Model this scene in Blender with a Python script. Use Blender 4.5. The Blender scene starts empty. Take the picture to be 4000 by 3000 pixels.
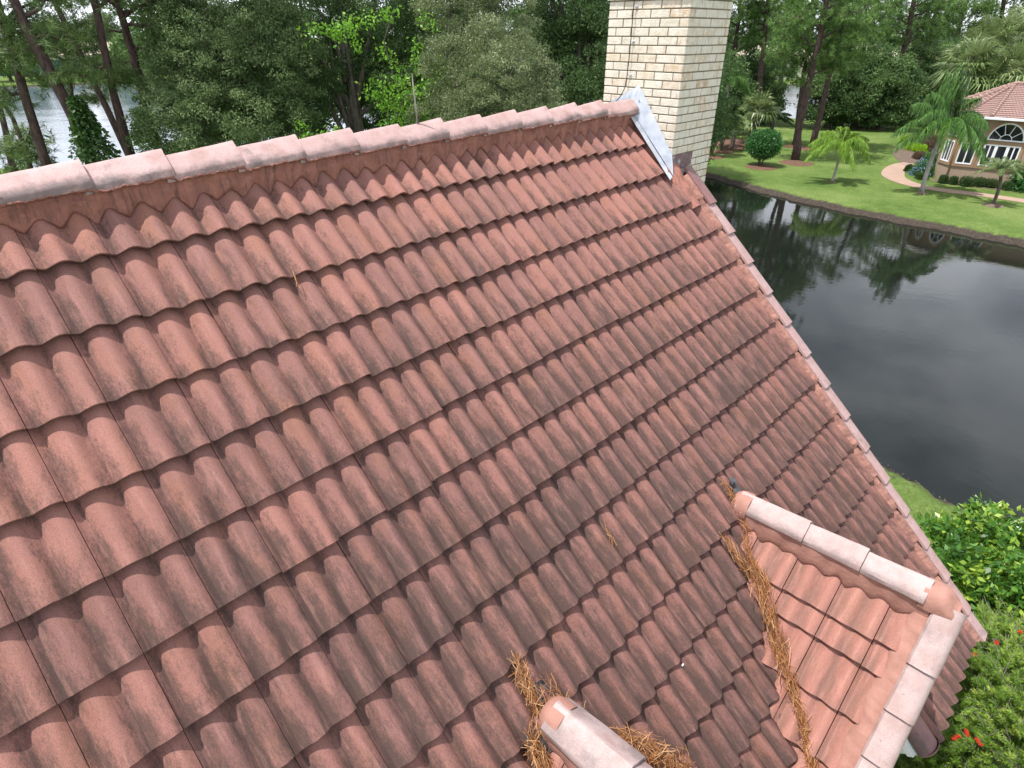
import bpy, math, random
import numpy as np
from mathutils import Matrix, Vector
D = bpy.data
sc = bpy.context.scene
col = sc.collection
rng = np.random.default_rng(7)
random.seed(7)
A_ = lambda *a: np.array(a, float)
R = math.radians

# ------------------------------------------------------------------ camera
F_PX = 2340.0; TH = 0.530018
cam_d = D.cameras.new('camera'); cam = D.objects.new('camera', cam_d); col.objects.link(cam)
cam_d.sensor_width = 36; cam_d.lens = F_PX/4000*36
cam_d.clip_start = 0.05; cam_d.clip_end = 3000
cam.location = (0, 0, 8.0); cam.rotation_euler = (math.pi/2-TH, 0, 0)
sc.camera = cam
CAM = A_(0, 0, 8.0)
FW = A_(0, math.cos(TH), -math.sin(TH)); DN = A_(0, -math.sin(TH), -math.cos(TH)); RT = A_(1, 0, 0)

# ------------------------------------------------------------------ world, sun, exposure
SUN_EL = R(69.0); SUN_AZ = R(-104.0)       # azimuth from +Y, clockwise
sdir = A_(math.sin(SUN_AZ)*math.cos(SUN_EL), math.cos(SUN_AZ)*math.cos(SUN_EL), math.sin(SUN_EL))
w = D.worlds.new('World'); sc.world = w; w.use_nodes = True
nt = w.node_tree; nt.nodes.clear()
def N(nt, t, **k):
    n = nt.nodes.new(t)
    for a, b in k.items(): setattr(n, a, b)
    return n
sky = N(nt, 'ShaderNodeTexSky', sky_type='NISHITA'); sky.sun_disc = False
sky.sun_elevation = SUN_EL; sky.sun_rotation = SUN_AZ; sky.dust_density = 2.0
tc = N(nt, 'ShaderNodeTexCoord'); mp = N(nt, 'ShaderNodeMapping'); mp.inputs['Scale'].default_value = (1.6, 1.6, 4.5)
mp.inputs['Location'].default_value = (0.3, 1.1, 0.35)
nz = N(nt, 'ShaderNodeTexNoise'); nz.inputs['Scale'].default_value = 1.5; nz.inputs['Detail'].default_value = 7; nz.inputs['Roughness'].default_value = .55
cr = N(nt, 'ShaderNodeValToRGB'); cr.color_ramp.elements[0].position = .36; cr.color_ramp.elements[1].position = .60
nz2 = N(nt, 'ShaderNodeTexNoise'); nz2.inputs['Scale'].default_value = 2.6; nz2.inputs['Detail'].default_value = 4
cc = N(nt, 'ShaderNodeValToRGB'); cc.color_ramp.elements[0].color = (10.0, 10.8, 12.4, 1); cc.color_ramp.elements[1].color = (14.5, 15.2, 16.6, 1)
cc.color_ramp.elements[0].position = .35; cc.color_ramp.elements[1].position = .65
mx = N(nt, 'ShaderNodeMix', data_type='RGBA')
bg = N(nt, 'ShaderNodeBackground'); bg.inputs['Strength'].default_value = 0.074
wo = N(nt, 'ShaderNodeOutputWorld')
L = nt.links.new
L(tc.outputs['Generated'], mp.inputs['Vector']); L(mp.outputs[0], nz.inputs['Vector']); L(mp.outputs[0], nz2.inputs['Vector'])
sxyz = N(nt, 'ShaderNodeSeparateXYZ'); L(tc.outputs['Generated'], sxyz.inputs[0])
hr = N(nt, 'ShaderNodeMapRange'); hr.inputs['From Min'].default_value = .02; hr.inputs['From Max'].default_value = .50
hr.inputs['To Min'].default_value = .30; hr.inputs['To Max'].default_value = .03; L(sxyz.outputs[2], hr.inputs['Value'])
ad = N(nt, 'ShaderNodeMath', operation='ADD'); L(nz2.outputs['Fac'], ad.inputs[0]); L(hr.outputs[0], ad.inputs[1])
ad2 = N(nt, 'ShaderNodeMath', operation='ADD'); L(nz.outputs['Fac'], ad2.inputs[0]); L(hr.outputs[0], ad2.inputs[1])
L(ad2.outputs[0], cr.inputs[0]); L(ad.outputs[0], cc.inputs[0])
L(cr.outputs[0], mx.inputs[0]); L(sky.outputs[0], mx.inputs[6]); L(cc.outputs[0], mx.inputs[7])
L(mx.outputs[2], bg.inputs['Color']); L(bg.outputs[0], wo.inputs['Surface'])
sd = D.lights.new('sun', 'SUN'); sd.energy = 4.4; sd.angle = R(0.5); sd.color = (1.0, 0.965, 0.92)
sun = D.objects.new('sun', sd); col.objects.link(sun); sun.location = (0, 0, 60)
sun.rotation_euler = Vector(sdir).to_track_quat('Z', 'Y').to_euler()
sc.view_settings.view_transform = 'Standard'; sc.view_settings.look = 'None'
sc.view_settings.exposure = 0.56; sc.view_settings.gamma = 1
sc.view_settings.use_curve_mapping = False
sc.cycles.max_bounces = 6; sc.cycles.diffuse_bounces = 3; sc.cycles.transparent_max_bounces = 6

# ------------------------------------------------------------------ measured frames
def ray(x, y): return FW + RT*(x-2000)/F_PX + DN*(y-1500)/F_PX
def ground(x, y, z=0.0):
    d = ray(x, y); return CAM + d*((z-8.0)/d[2])
def atY(x, y, Y):
    d = ray(x, y); return CAM + d*(Y/d[1])
W_ = 0.305; E_ = 0.357089
az, rp = 0.797207, 0.788773
r1 = A_(math.cos(az), math.sin(az), 0); hz = A_(math.sin(az), -math.cos(az), 0)
r2 = hz*math.cos(rp) + A_(0, 0, -math.sin(rp)); nn = np.cross(r2, r1)
Zup = A_(0, 0, 1)
O = A_(-2.385475, 2.841983, 8.0-0.686564)     # ridge point of the main slope
def frame(o, x, y, z):
    m = Matrix.Identity(4)
    for i in range(3):
        m[i][0] = x[i]; m[i][1] = y[i]; m[i][2] = z[i]; m[i][3] = o[i]
    return m
M_ROOF = frame(O, r1, -r2, nn)                 # local x along the ridge, y up the slope, z off the roof
M_VERT = frame(O, r1, -hz, Zup)                # local x along the ridge, y away from us, z up
def roofuv(x, y, h=0.0):
    d = ray(x, y); p = O + nn*h
    X = CAM + d*(((p-CAM)@nn)/(d@nn)) - p
    return A_(X@r1, -(X@r2), h)                # metres in roof-local coords

# ------------------------------------------------------------------ mesh helpers
class MB:
    def __init__(s): s.v = []; s.f = []; s.t = []; s.n = 0
    def add(s, v, f, t=(0.5, 0.5, 0.5)):
        v = np.asarray(v, float).reshape(-1, 3); s.v.append(v)
        t = np.asarray(t, float)
        if t.ndim == 1: t = np.tile(t, (len(v), 1))
        s.t.append(t)
        f = np.asarray(f, int) if not isinstance(f, list) or len({len(q) for q in f}) == 1 else f
        if isinstance(f, np.ndarray): s.f.append(f + s.n)
        else:
            for q in f: s.f.append(np.array([q]) + s.n)
        s.n += len(v)
    def box(s, c, d, M=None, t=(0.5, 0.5, 0.5), bev=0.0):
        c = A_(*c); d = A_(*d)/2
        if bev > 0:
            b = min(bev, *(d*.9)); P = []
            for sx in (-1, 1):
                for sy in (-1, 1):
                    for sz in (-1, 1):
                        g = A_(sx, sy, sz)
                        for k in range(3):
                            q = d.copy()
                            for j in range(3):
                                if j != k: q[j] -= b
                            P.append(g*q)
            P = np.array(P)
            idx = lambda x, y, z, k: ((x*2+y)*2+z)*3+k
            F = []
            for k in range(3):
                a, e = [j for j in range(3) if j != k]
                for sgn in (0, 1):
                    q = []
                    for (p, r) in ((0, 0), (1, 0), (1, 1), (0, 1)):
                        c3 = [0, 0, 0]; c3[k] = sgn; c3[a] = p; c3[e] = r; q.append(idx(*c3, k))
                    if (sgn == 1) != (k == 1): pass
                    F.append(q)
            for k in range(3):            # edges along axis k
                a, e = [j for j in range(3) if j != k]
                for p in (0, 1):
                    for r in (0, 1):
                        c0 = [0, 0, 0]; c0[a] = p; c0[e] = r; c1 = list(c0); c1[k] = 1
                        F.append([idx(*c0, a), idx(*c0, e), idx(*c1, e), idx(*c1, a)])
            v = P + c
            if M is not None: v = v@M[:3, :3].T + M[:3, 3]
            s.add(v, np.array(F), t)
            T3 = np.array([[((x*2+y)*2+z)*3+k for k in range(3)] for x in (0, 1) for y in (0, 1) for z in (0, 1)])
            s.f.append(T3 + s.n - len(v))
        else:
            v = np.array([(x, y, z) for x in (-1, 1) for y in (-1, 1) for z in (-1, 1)], float)*d + c
            if M is not None: v = v@M[:3, :3].T + M[:3, 3]
            s.add(v, np.array([(0, 1, 3, 2), (4, 6, 7, 5), (0, 4, 5, 1), (2, 3, 7, 6), (0, 2, 6, 4), (1, 5, 7, 3)]), t)
    def tube(s, pts, rad, n=8, cap=True, t=(0.5, 0.5, 0.5), jit=0.0):
        pts = np.asarray(pts, float); k = len(pts)
        rad = np.broadcast_to(np.asarray(rad, float), (k,))
        tan = np.gradient(pts, axis=0); tan /= np.linalg.norm(tan, axis=1)[:, None]+1e-12
        ref = A_(0, 0, 1) if abs(tan[0][2]) < .8 else A_(1, 0, 0)
        V = []
        for i in range(k):
            a = np.cross(tan[i], ref); a /= np.linalg.norm(a)+1e-12; b = np.cross(tan[i], a)
            an = np.arange(n)*2*np.pi/n
            rr = rad[i]*(1 + (rng.uniform(-jit, jit, n) if jit else 0))
            V.append(pts[i] + (np.cos(an)*rr)[:, None]*a + (np.sin(an)*rr)[:, None]*b)
        V = np.concatenate(V)
        i0 = np.arange(k-1)[:, None]*n; j = np.arange(n)[None, :]; j2 = (j+1) % n
        F = np.stack([i0+j, i0+j2, i0+n+j2, i0+n+j], -1).reshape(-1, 4)
        s.add(V, F, t)
        if cap: s.f.append(np.array([list(range(n))[::-1]])+s.n-len(V)); s.f.append(np.array([list(range((k-1)*n, k*n))])+s.n-len(V))
    def grid(s, P, t=(0.5, 0.5, 0.5)):
        P = np.asarray(P, float); a, b = P.shape[:2]
        i = np.arange(a-1)[:, None]*b; j = np.arange(b-1)[None, :]
        F = np.stack([i+j, i+j+1, i+b+j+1, i+b+j], -1).reshape(-1, 4)
        t = np.asarray(t, float)
        s.add(P.reshape(-1, 3), F, t.reshape(-1, 3) if t.ndim > 1 else t)
    def lathe(s, c, prof, n=16, t=(0.5,)*3):
        an = np.linspace(0, 2*np.pi, n+1)[:-1]; P = []
        for r, z in prof: P.append(np.stack([c[0]+r*np.cos(an), c[1]+r*np.sin(an), np.full(n, c[2]+z)], -1))
        V = np.concatenate(P); k = len(prof)
        i0 = np.arange(k-1)[:, None]*n; j = np.arange(n)[None, :]; j2 = (j+1) % n
        s.add(V, np.stack([i0+j, i0+j2, i0+n+j2, i0+n+j], -1).reshape(-1, 4), t)
    def build(s, name, mat, parent=None, M=None, smooth=False):
        V = np.concatenate(s.v); T = np.concatenate(s.t)
        me = D.meshes.new(name)
        sizes = np.concatenate([np.full(len(f), f.shape[1]) for f in s.f]); loops = np.concatenate([f.ravel() for f in s.f])
        me.vertices.add(len(V)); me.vertices.foreach_set('co', V.ravel())
        me.loops.add(len(loops)); me.loops.foreach_set('vertex_index', loops.astype(np.int32))
        me.polygons.add(len(sizes)); st = np.concatenate([[0], np.cumsum(sizes)[:-1]])
        me.polygons.foreach_set('loop_start', st.astype(np.int32))
        me.polygons.foreach_set('use_smooth', np.full(len(sizes), bool(smooth)))
        at = me.color_attributes.new('tint', 'FLOAT_COLOR', 'POINT')
        at.data.foreach_set('color', np.concatenate([T, np.ones((len(T), 1))], 1).ravel())
        me.update(calc_edges=True)
        if smooth == 'auto':
            try: me.set_sharp_from_angle(angle=R(35))
            except Exception: pass
        me.materials.append(mat)
        o = D.objects.new(name, me); col.objects.link(o)
        if parent is not None:
            o.parent = parent
            if M is not None:
                o.matrix_basis = WM[parent.name].inverted() @ M; WM[o.name] = M
            else:
                o.matrix_basis = WM[parent.name].inverted(); WM[o.name] = Matrix.Identity(4)
        else:
            if M is not None: o.matrix_world = M
            WM[o.name] = M if M is not None else Matrix.Identity(4)
        return o
WM = {}
def tag(o, label=None, cat=None, group=None, kind=None):
    if label: o['label'] = label
    if cat: o['category'] = cat
    if group: o['group'] = group
    if kind: o['kind'] = kind
    return o
def empty(name, loc, label=None, cat=None, group=None):
    o = D.objects.new(name, None); col.objects.link(o); o.location = tuple(loc); o.empty_display_size = .3
    WM[o.name] = Matrix.Translation(Vector(tuple(loc)))
    return tag(o, label, cat, group)

# ------------------------------------------------------------------ materials
def mat(name, c=(.5, .5, .5), rough=.8, spec=.5, metal=0):
    m = D.materials.new(name); m.use_nodes = True
    b = m.node_tree.nodes['Principled BSDF']
    b.inputs['Base Color'].default_value = (*c, 1); b.inputs['Roughness'].default_value = rough
    b.inputs['Specular IOR Level'].default_value = spec; b.inputs['Metallic'].default_value = metal
    return m, m.node_tree, b
def noise(nt, scale, detail=4, rough=.55, vec=None, sc3=None, obj=True):
    n = N(nt, 'ShaderNodeTexNoise'); n.inputs['Scale'].default_value = scale
    n.inputs['Detail'].default_value = detail; n.inputs['Roughness'].default_value = rough
    if vec is None:
        t = N(nt, 'ShaderNodeTexCoord'); vec = t.outputs['Object']
    if sc3:
        mp = N(nt, 'ShaderNodeMapping'); mp.inputs['Scale'].default_value = sc3
        nt.links.new(vec, mp.inputs['Vector']); vec = mp.outputs[0]
    nt.links.new(vec, n.inputs['Vector']); return n.outputs['Fac']
def ramp(nt, fac, stops, interp='LINEAR'):
    r = N(nt, 'ShaderNodeValToRGB'); e = r.color_ramp.elements; r.color_ramp.interpolation = interp
    while len(e) < len(stops): e.new(.5)
    for el, (p, c) in zip(e, stops):
        el.position = p; el.color = (*c, 1) if hasattr(c, '__len__') else (c, c, c, 1)
    nt.links.new(fac, r.inputs[0]); return r.outputs[0]
def mixc(nt, f, a, b, mode='MIX'):
    m = N(nt, 'ShaderNodeMix', data_type='RGBA', blend_type=mode)
    for i, x in ((0, f), (6, a), (7, b)):
        if hasattr(x, 'is_linked') or hasattr(x, 'links'): nt.links.new(x, m.inputs[i])
        elif i == 0: m.inputs[0].default_value = x
        else: m.inputs[i].default_value = (*x, 1)
    return m.outputs[2]
def math_(nt, op, a, b=0.0):
    m = N(nt, 'ShaderNodeMath', operation=op)
    for i, x in ((0, a), (1, b)):
        if isinstance(x, (int, float)): m.inputs[i].default_value = x
        else: nt.links.new(x, m.inputs[i])
    return m.outputs[0]
def bump(nt, b, h, st, dist=.01):
    n = N(nt, 'ShaderNodeBump'); n.inputs['Strength'].default_value = st; n.inputs['Distance'].default_value = dist
    nt.links.new(h, n.inputs['Height']); nt.links.new(n.outputs[0], b.inputs['Normal']); return n
def tintattr(nt):
    a = N(nt, 'ShaderNodeVertexColor', layer_name='tint'); s = N(nt, 'ShaderNodeSeparateColor')
    nt.links.new(a.outputs[0], s.inputs[0]); return s.outputs[0], s.outputs[1], s.outputs[2]
def simple(name, c, c2=None, scale=8, rough=.85, bstr=.3, bscale=60, bd=.004, spec=.3):
    m, nt, b = mat(name, c, rough, spec)
    f = noise(nt, scale, 6)
    cc = ramp(nt, f, [(.35, c), (.65, c2 or tuple(x*.75 for x in c))])
    nt.links.new(cc, b.inputs['Base Color']); bump(nt, b, noise(nt, bscale, 4), bstr, bd)
    return m
def tile_material(name, c1, c2, c3, stain, dark=(.075, .058, .055), sv=0.0):
    # tint: R tile number, G 0 at head - 1 at front edge, B height in the profile
    m, nt, b = mat(name, c1, .82, .25)
    r, g, h = tintattr(nt)
    tc = N(nt, 'ShaderNodeTexCoord'); V = tc.outputs['Object']
    big = noise(nt, .9, 4, .6, V)
    base = mixc(nt, ramp(nt, math_(nt, 'ADD', math_(nt, 'MULTIPLY', r, .38), math_(nt, 'MULTIPLY', big, .62)), [(.3, 0.), (.66, 1.)]), c1, c2)
    # orange-brown blotches
    bl = noise(nt, 2.4, 5, .6, V, (2.2, 1, 1))
    base = mixc(nt, ramp(nt, bl, [(.5, 0.), (.68, .75)]), base, c3)
    # long streaks running down the slope
    off = N(nt, 'ShaderNodeVectorMath', operation='ADD'); nt.links.new(V, off.inputs[0])
    cx = N(nt, 'ShaderNodeCombineXYZ'); nt.links.new(math_(nt, 'MULTIPLY', r, 37.0), cx.inputs[0]); nt.links.new(math_(nt, 'MULTIPLY', r, 19.0), cx.inputs[1])
    nt.links.new(cx.outputs[0], off.inputs[1])
    s1 = noise(nt, 1, 7, .66, off.outputs[0], (22, 5.5, 3)); s2 = noise(nt, 1, 7, .8, off.outputs[0], (120, 45, 3))
    s3 = noise(nt, 1, 3, .5, V, (1.2, .9, 1))
    thr = math_(nt, 'ADD', math_(nt, 'MULTIPLY', s1, .55), math_(nt, 'MULTIPLY', s2, .45))
    thr = math_(nt, 'ADD', thr, math_(nt, 'MULTIPLY', math_(nt, 'SUBTRACT', g, .45), .13))
    thr = math_(nt, 'ADD', thr, math_(nt, 'MULTIPLY', math_(nt, 'SUBTRACT', .5, h), .17))
    thr = math_(nt, 'ADD', thr, math_(nt, 'MULTIPLY', math_(nt, 'SUBTRACT', s3, .5), .22))
    if sv:
        sx = N(nt, 'ShaderNodeSeparateXYZ'); nt.links.new(V, sx.inputs[0])
        # greyer away from the ridge and towards the left, as the mould has grown
        lo = ramp(nt, math_(nt, 'MULTIPLY', sx.outputs[1], -.18), [(0., 0.), (.5, 1.)])
        thr = math_(nt, 'ADD', thr, math_(nt, 'MULTIPLY', math_(nt, 'SUBTRACT', lo, .45), sv))
    if sv: base = mixc(nt, lo, mixc(nt, 1.0, base, (1.34, 1.32, 1.29), 'MULTIPLY'), mixc(nt, 1.0, base, (.96, .95, .96), 'MULTIPLY'))
    st = ramp(nt, thr, [(.47, 0.), (.52, stain*.35), (.58, stain*.7), (.64, stain)])
    base = mixc(nt, st, base, dark)
    lt = noise(nt, 1, 6, .6, off.outputs[0], (30, 4, 2))
    base = mixc(nt, ramp(nt, lt, [(.52, 0.), (.74, .42)]), base, tuple(min(1, x*1.40+.03) for x in c1))
    gr = noise(nt, 420, 2, .5, V)
    base = mixc(nt, .75, base, ramp(nt, gr, [(.3, .24), (.7, .76)]), 'OVERLAY')
    nt.links.new(base, b.inputs['Base Color'])
    pit = ramp(nt, noise(nt, 260, 4, .7, V), [(.62, 0.), (.70, .45)])
    nt.links.new(mixc(nt, pit, base, tuple(x*.45 for x in c2)), b.inputs['Base Color'])
    bump(nt, b, math_(nt, 'ADD', math_(nt, 'MULTIPLY', gr, .5), noise(nt, 90, 4, .6, V)), .4, .0026)
    return m
M_TILE = tile_material('roof tile', (.236, .110, .090), (.162, .081, .070), (.200, .092, .064), .78, (.047, .034, .029), sv=.14)
M_TILE2 = tile_material('dormer tile', (.345, .165, .130), (.305, .140, .110), (.27, .130, .092), .56, (.15, .10, .08))
def cap_material(name, c, c2, dk):
    m, nt, b = mat(name, c, .6, .5)
    tc = N(nt, 'ShaderNodeTexCoord'); V = tc.outputs['Object']
    r, g, h = tintattr(nt)
    base = mixc(nt, ramp(nt, noise(nt, 9, 6, .6, V), [(.4, 0.), (.65, 1.)]), c, c2)
    base = mixc(nt, ramp(nt, math_(nt, 'ADD', noise(nt, 7, 7, .68, V), math_(nt, 'MULTIPLY', h, .16)), [(.55, 0.), (.74, .8)]), base, dk)
    base = mixc(nt, math_(nt, 'MULTIPLY', r, .35), base, c2)
    gr = noise(nt, 330, 2, .6, V)
    base = mixc(nt, .6, base, ramp(nt, gr, [(.3, .3), (.7, .72)]), 'OVERLAY')
    nt.links.new(base, b.inputs['Base Color'])
    bump(nt, b, math_(nt, 'ADD', gr, noise(nt, 45, 3, .5, V)), .45, .003)
    return m
M_CAP = cap_material('ridge cap', (.47, .325, .31), (.38, .235, .215), (.11, .09, .09))
M_CAPN = cap_material('new cap', (.39, .305, .292), (.33, .225, .208), (.19, .15, .145))
M_CAPO = cap_material('rake cap', (.36, .245, .235), (.31, .185, .17), (.12, .09, .09))
M_CAPP = cap_material('dark cap', (.22, .105, .095), (.15, .075, .075), (.06, .045, .05))  # darkest cap colour, for the first barge tile and the barrel end
M_PAINT = cap_material('painted flank', (.60, .30, .25), (.55, .25, .19), (.42, .22, .18))
m, nt_, b_ = mat('pink mortar', (.36, .155, .115), .8, .3)
tc_ = N(nt_, 'ShaderNodeTexCoord'); V_ = tc_.outputs['Object']
c_ = ramp(nt_, noise(nt_, 10, 6, .6, V_), [(.35, (.37, .16, .12)), (.65, (.26, .112, .088))])
c_ = mixc(nt_, ramp(nt_, noise(nt_, 1, 7, .72, V_, (42, 7, 7)), [(.50, 0.), (.68, .75)]), c_, (.085, .050, .048))
c_ = mixc(nt_, ramp(nt_, noise(nt_, 1, 6, .7, V_, (20, 30, 30)), [(.60, 0.), (.70, .5)]), c_, (.48, .25, .19))
nt_.links.new(c_, b_.inputs['Base Color']); bump(nt_, b_, noise(nt_, 38, 7, .75, V_), .9, .012); M_MORT = m
M_MORTP = simple('light mortar', (.36, .185, .145), (.29, .145, .113), 10, .75, .5, 40, .008)
M_MORTR = simple('rough mortar', (.35, .175, .135), (.20, .10, .08), 14, .8, .8, 25, .02)
M_UNDER = simple('underlay', (.24, .09, .065), (.16, .065, .05), 6)
m, nt_, b_ = mat('galvanised', (.72, .74, .78), .42, .5, .35)
f_ = noise(nt_, 6, 6, .6); nt_.links.new(ramp(nt_, f_, [(.3, (.54, .56, .62)), (.5, (.44, .47, .53)), (.75, (.24, .27, .32))]), b_.inputs['Base Color'])
bump(nt_, b_, noise(nt_, 5, 3), .5, .02); M_GALV = m
m, nt_, b_ = mat('painted flashing', (.20, .10, .10), .5, .5)
f_ = noise(nt_, 1, 7, .7, None, (16, 40, 16)); nt_.links.new(ramp(nt_, f_, [(.5, (.155, .085, .095)), (.58, (.24, .17, .20)), (.68, (.55, .53, .60))]), b_.inputs['Base Color']); M_FLASHP = m
M_CABLE = simple('cable', (.045, .025, .022), (.03, .018, .016), 20, .5)
M_STEEL = simple('steel', (.42, .38, .34), (.24, .20, .19), 14, .45)
M_CLIP = simple('clip', (.65, .66, .72), (.4, .4, .45), 30, .35)
M_WHITE = simple('white paint', (.78, .79, .80), (.66, .68, .70), 3, .5, .1)
M_STUCCO0 = simple('stucco', (.60, .50, .38), (.54, .44, .33), 4, .9, .6, 90, .004)
M_BLACKP = simple('black plastic', (.03, .03, .035), (.09, .09, .10), 9, .35)
# brick
m, nt_, b_ = mat('cream brick', (.6, .5, .36), .9, .2)
r_, g_, h_ = tintattr(nt_)
tc_ = N(nt_, 'ShaderNodeTexCoord')
c_ = ramp(nt_, r_, [(0., (.66, .605, .50)), (.55, (.62, .56, .45)), (.85, (.62, .50, .36)), (1., (.54, .38, .24))])
c_ = mixc(nt_, ramp(nt_, noise(nt_, 13, 6, .7), [(.40, 0.), (.60, .8)]), c_, (.76, .71, .63))
c_ = mixc(nt_, math_(nt_, 'MULTIPLY', ramp(nt_, noise(nt_, 1, 6, .7, tc_.outputs['Object'], (26, 26, 9)), [(.58, 0.), (.70, .75)]), g_), c_, (.38, .24, .12))
nt_.links.new(c_, b_.inputs['Base Color'])
bump(nt_, b_, math_(nt_, 'ADD', noise(nt_, 30, 5, .7), noise(nt_, 120, 3, .6)), .8, .007); M_BRICK = m
M_GROUT = simple('grout', (.25, .21, .155), (.19, .16, .12), 12, .95, .5, 120, .003)

def leaf_mat(name, dark, mid, light, rough=.45, trans=.32, spec=.4):
    m, nt, b = mat(name, mid, rough, spec)
    r, g, h = tintattr(nt)
    c = ramp(nt, r, [(0., dark), (.55, mid), (1., light)])
    nt.links.new(c, b.inputs['Base Color'])
    t = N(nt, 'ShaderNodeBsdfTranslucent'); nt.links.new(mixc(nt, .35, c, tuple(x*1.3 for x in light)), t.inputs['Color'])
    mx = N(nt, 'ShaderNodeMixShader'); mx.inputs[0].default_value = trans
    nt.links.new(b.outputs[0], mx.inputs[1]); nt.links.new(t.outputs[0], mx.inputs[2])
    nt.links.new(mx.outputs[0], nt.nodes['Material Output'].inputs['Surface']); return m
L_OAK = leaf_mat('oak leaf', (.055, .095, .032), (.12, .185, .068), (.25, .33, .15), .6, .32, .18)
L_OLIVE = leaf_mat('olive leaf', (.055, .085, .03), (.14, .185, .075), (.27, .31, .15))
L_BRIGHT = leaf_mat('bright leaf', (.06, .17, .012), (.15, .36, .03), (.33, .55, .07), .5, .42)
L_DARK = leaf_mat('dark leaf', (.035, .07, .024), (.080, .145, .048), (.17, .26, .09), .6, .32, .2)
L_PINE = leaf_mat('pine needle', (.05, .09, .025), (.10, .17, .045), (.19, .27, .08), .5, .25)
L_PINER = leaf_mat('vivid pine needle', (.045, .09, .022), (.105, .20, .042), (.21, .34, .085), .5, .3)  # greener, more saturated needle colour for right-hand pines and far-bank trees
L_FAR = leaf_mat('far leaf', (.055, .085, .05), (.10, .14, .08), (.17, .21, .12), .6)
L_IVY = leaf_mat('ivy leaf', (.02, .055, .012), (.045, .10, .022), (.09, .19, .04), .4)
L_SHRUB = leaf_mat('shrub leaf', (.02, .075, .018), (.045, .15, .035), (.10, .25, .06), .4)
L_GLOSS = leaf_mat('glossy leaf', (.025, .085, .012), (.075, .20, .028), (.30, .42, .05), .33, .3, .45)
L_BOTTLE = leaf_mat('bottlebrush leaf', (.07, .15, .02), (.20, .34, .05), (.42, .52, .11), .5, .38, .2)
L_PALM = leaf_mat('palm frond', (.03, .085, .014), (.075, .175, .03), (.17, .31, .07), .4, .3)
L_YPALM = leaf_mat('yellow palm frond', (.08, .17, .015), (.18, .32, .035), (.36, .49, .09), .4, .38)
L_SABAL = leaf_mat('sabal frond', (.07, .12, .035), (.15, .22, .07), (.32, .36, .17), .4, .25)
L_HEDGE = leaf_mat('hedge leaf', (.022, .05, .012), (.045, .095, .022), (.09, .16, .04), .5)
L_LIME = leaf_mat('lime hedge', (.12, .25, .01), (.27, .47, .02), (.42, .62, .04), .5)
L_BROWN = leaf_mat('copper hedge', (.07, .05, .03), (.14, .095, .06), (.20, .15, .09), .6)
L_BLUE = leaf_mat('blue flower', (.22, .30, .62), (.33, .42, .78), (.5, .58, .9), .6)
L_RED = leaf_mat('red flower', (.45, .02, .01), (.65, .035, .015), (.7, .12, .03), .6)
L_DEAD = leaf_mat('dead needle', (.13, .055, .022), (.40, .165, .05), (.60, .37, .19), .6, .2)
L_GRASS = leaf_mat('grass blade', (.10, .19, .025), (.19, .32, .045), (.34, .44, .10), .6, .3)
def bark(name, c, c2, s=6):
    m, nt, b = mat(name, c, .95, .15)
    f = noise(nt, 1, 7, .7, None, (s*1.6, s*1.6, s*.55))
    nt.links.new(ramp(nt, f, [(.35, c), (.6, c2)]), b.inputs['Base Color']); bump(nt, b, f, .9, .05); return m
B_PINE = bark('pine bark', (.04, .028, .026), (.12, .08, .072))
B_OAK = bark('oak bark', (.06, .05, .04), (.15, .13, .11))
B_PALM = bark('palm trunk', (.30, .27, .255), (.42, .39, .37), 4)
B_TWIG = bark('twig', (.18, .15, .13), (.42, .38, .34), 40)

# ------------------------------------------------------------------ tiles
def fprof(t): return .40*(1-np.sqrt(np.abs(2*t-1)**4.4+.0006)).clip(0)+.60*(0.5-0.5*np.cos(2*np.pi*t))
AMP = 0.049; LIFT = 0.056; THK = 0.021; ZOFF = -(LIFT+AMP*.55)
def prof(x, w=W_):       # height of profile at x measured from a joint
    s = (x/w) % 1.0
    return AMP*fprof(((s-0.11)/0.5) % 1.0)
def add_tile(mb, x0, x1, yf, ln, exp, hi=12, ny=3, zoff=ZOFF, rot=True, w=W_, gap=.0013):
    """one two-roll tile: x0..x1, front edge at y=yf, runs up the slope by ln"""
    nx = max(3, int(round(hi*2*(x1-x0)/w)))+1
    xs = np.linspace(x0+gap, x1-gap, nx); h = prof(xs-x0, w)
    jr = rng.normal(0, .0022) if rot else 0; jy = rng.normal(0, .0045) if rot else 0; jz = rng.normal(0, .0012) if rot else 0
    tr = rng.random()
    top = []; tt = []
    for k in range(ny):
        s = k/(ny-1)          # 0 front .. 1 head
        y = yf + s*ln + jy*(1-s)
        z = zoff + h + LIFT*(1-s) + jz*(1-s)*2 + (xs-x0)*jr*8
        top.append(np.stack([xs, np.full(nx, y), z], -1))
        tt.append(np.stack([np.full(nx, tr), np.full(nx, np.clip(1-s*ln/exp, 0, 1)), h/AMP], -1))
    top = np.array(top); tt = np.array(tt)
    low = top[0].copy(); low[:, 2] -= THK; low[:, 1] += .002
    lip = top[0].copy(); lip[:, 2] -= .003; lip[:, 1] -= .003   # rounded nose
    G = np.concatenate([[low], [lip], top]); T = np.concatenate([[tt[0]], [tt[0]], tt])
    mb.grid(G, T)
    lb = top.copy(); lb[:, :, 2] -= THK; lb[0, :, 1] += .002
    for c in (0, -1): mb.grid(np.stack([top[:, c], lb[:, c]], 1), np.stack([tt[:, c], tt[:, c]], 1))

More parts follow.
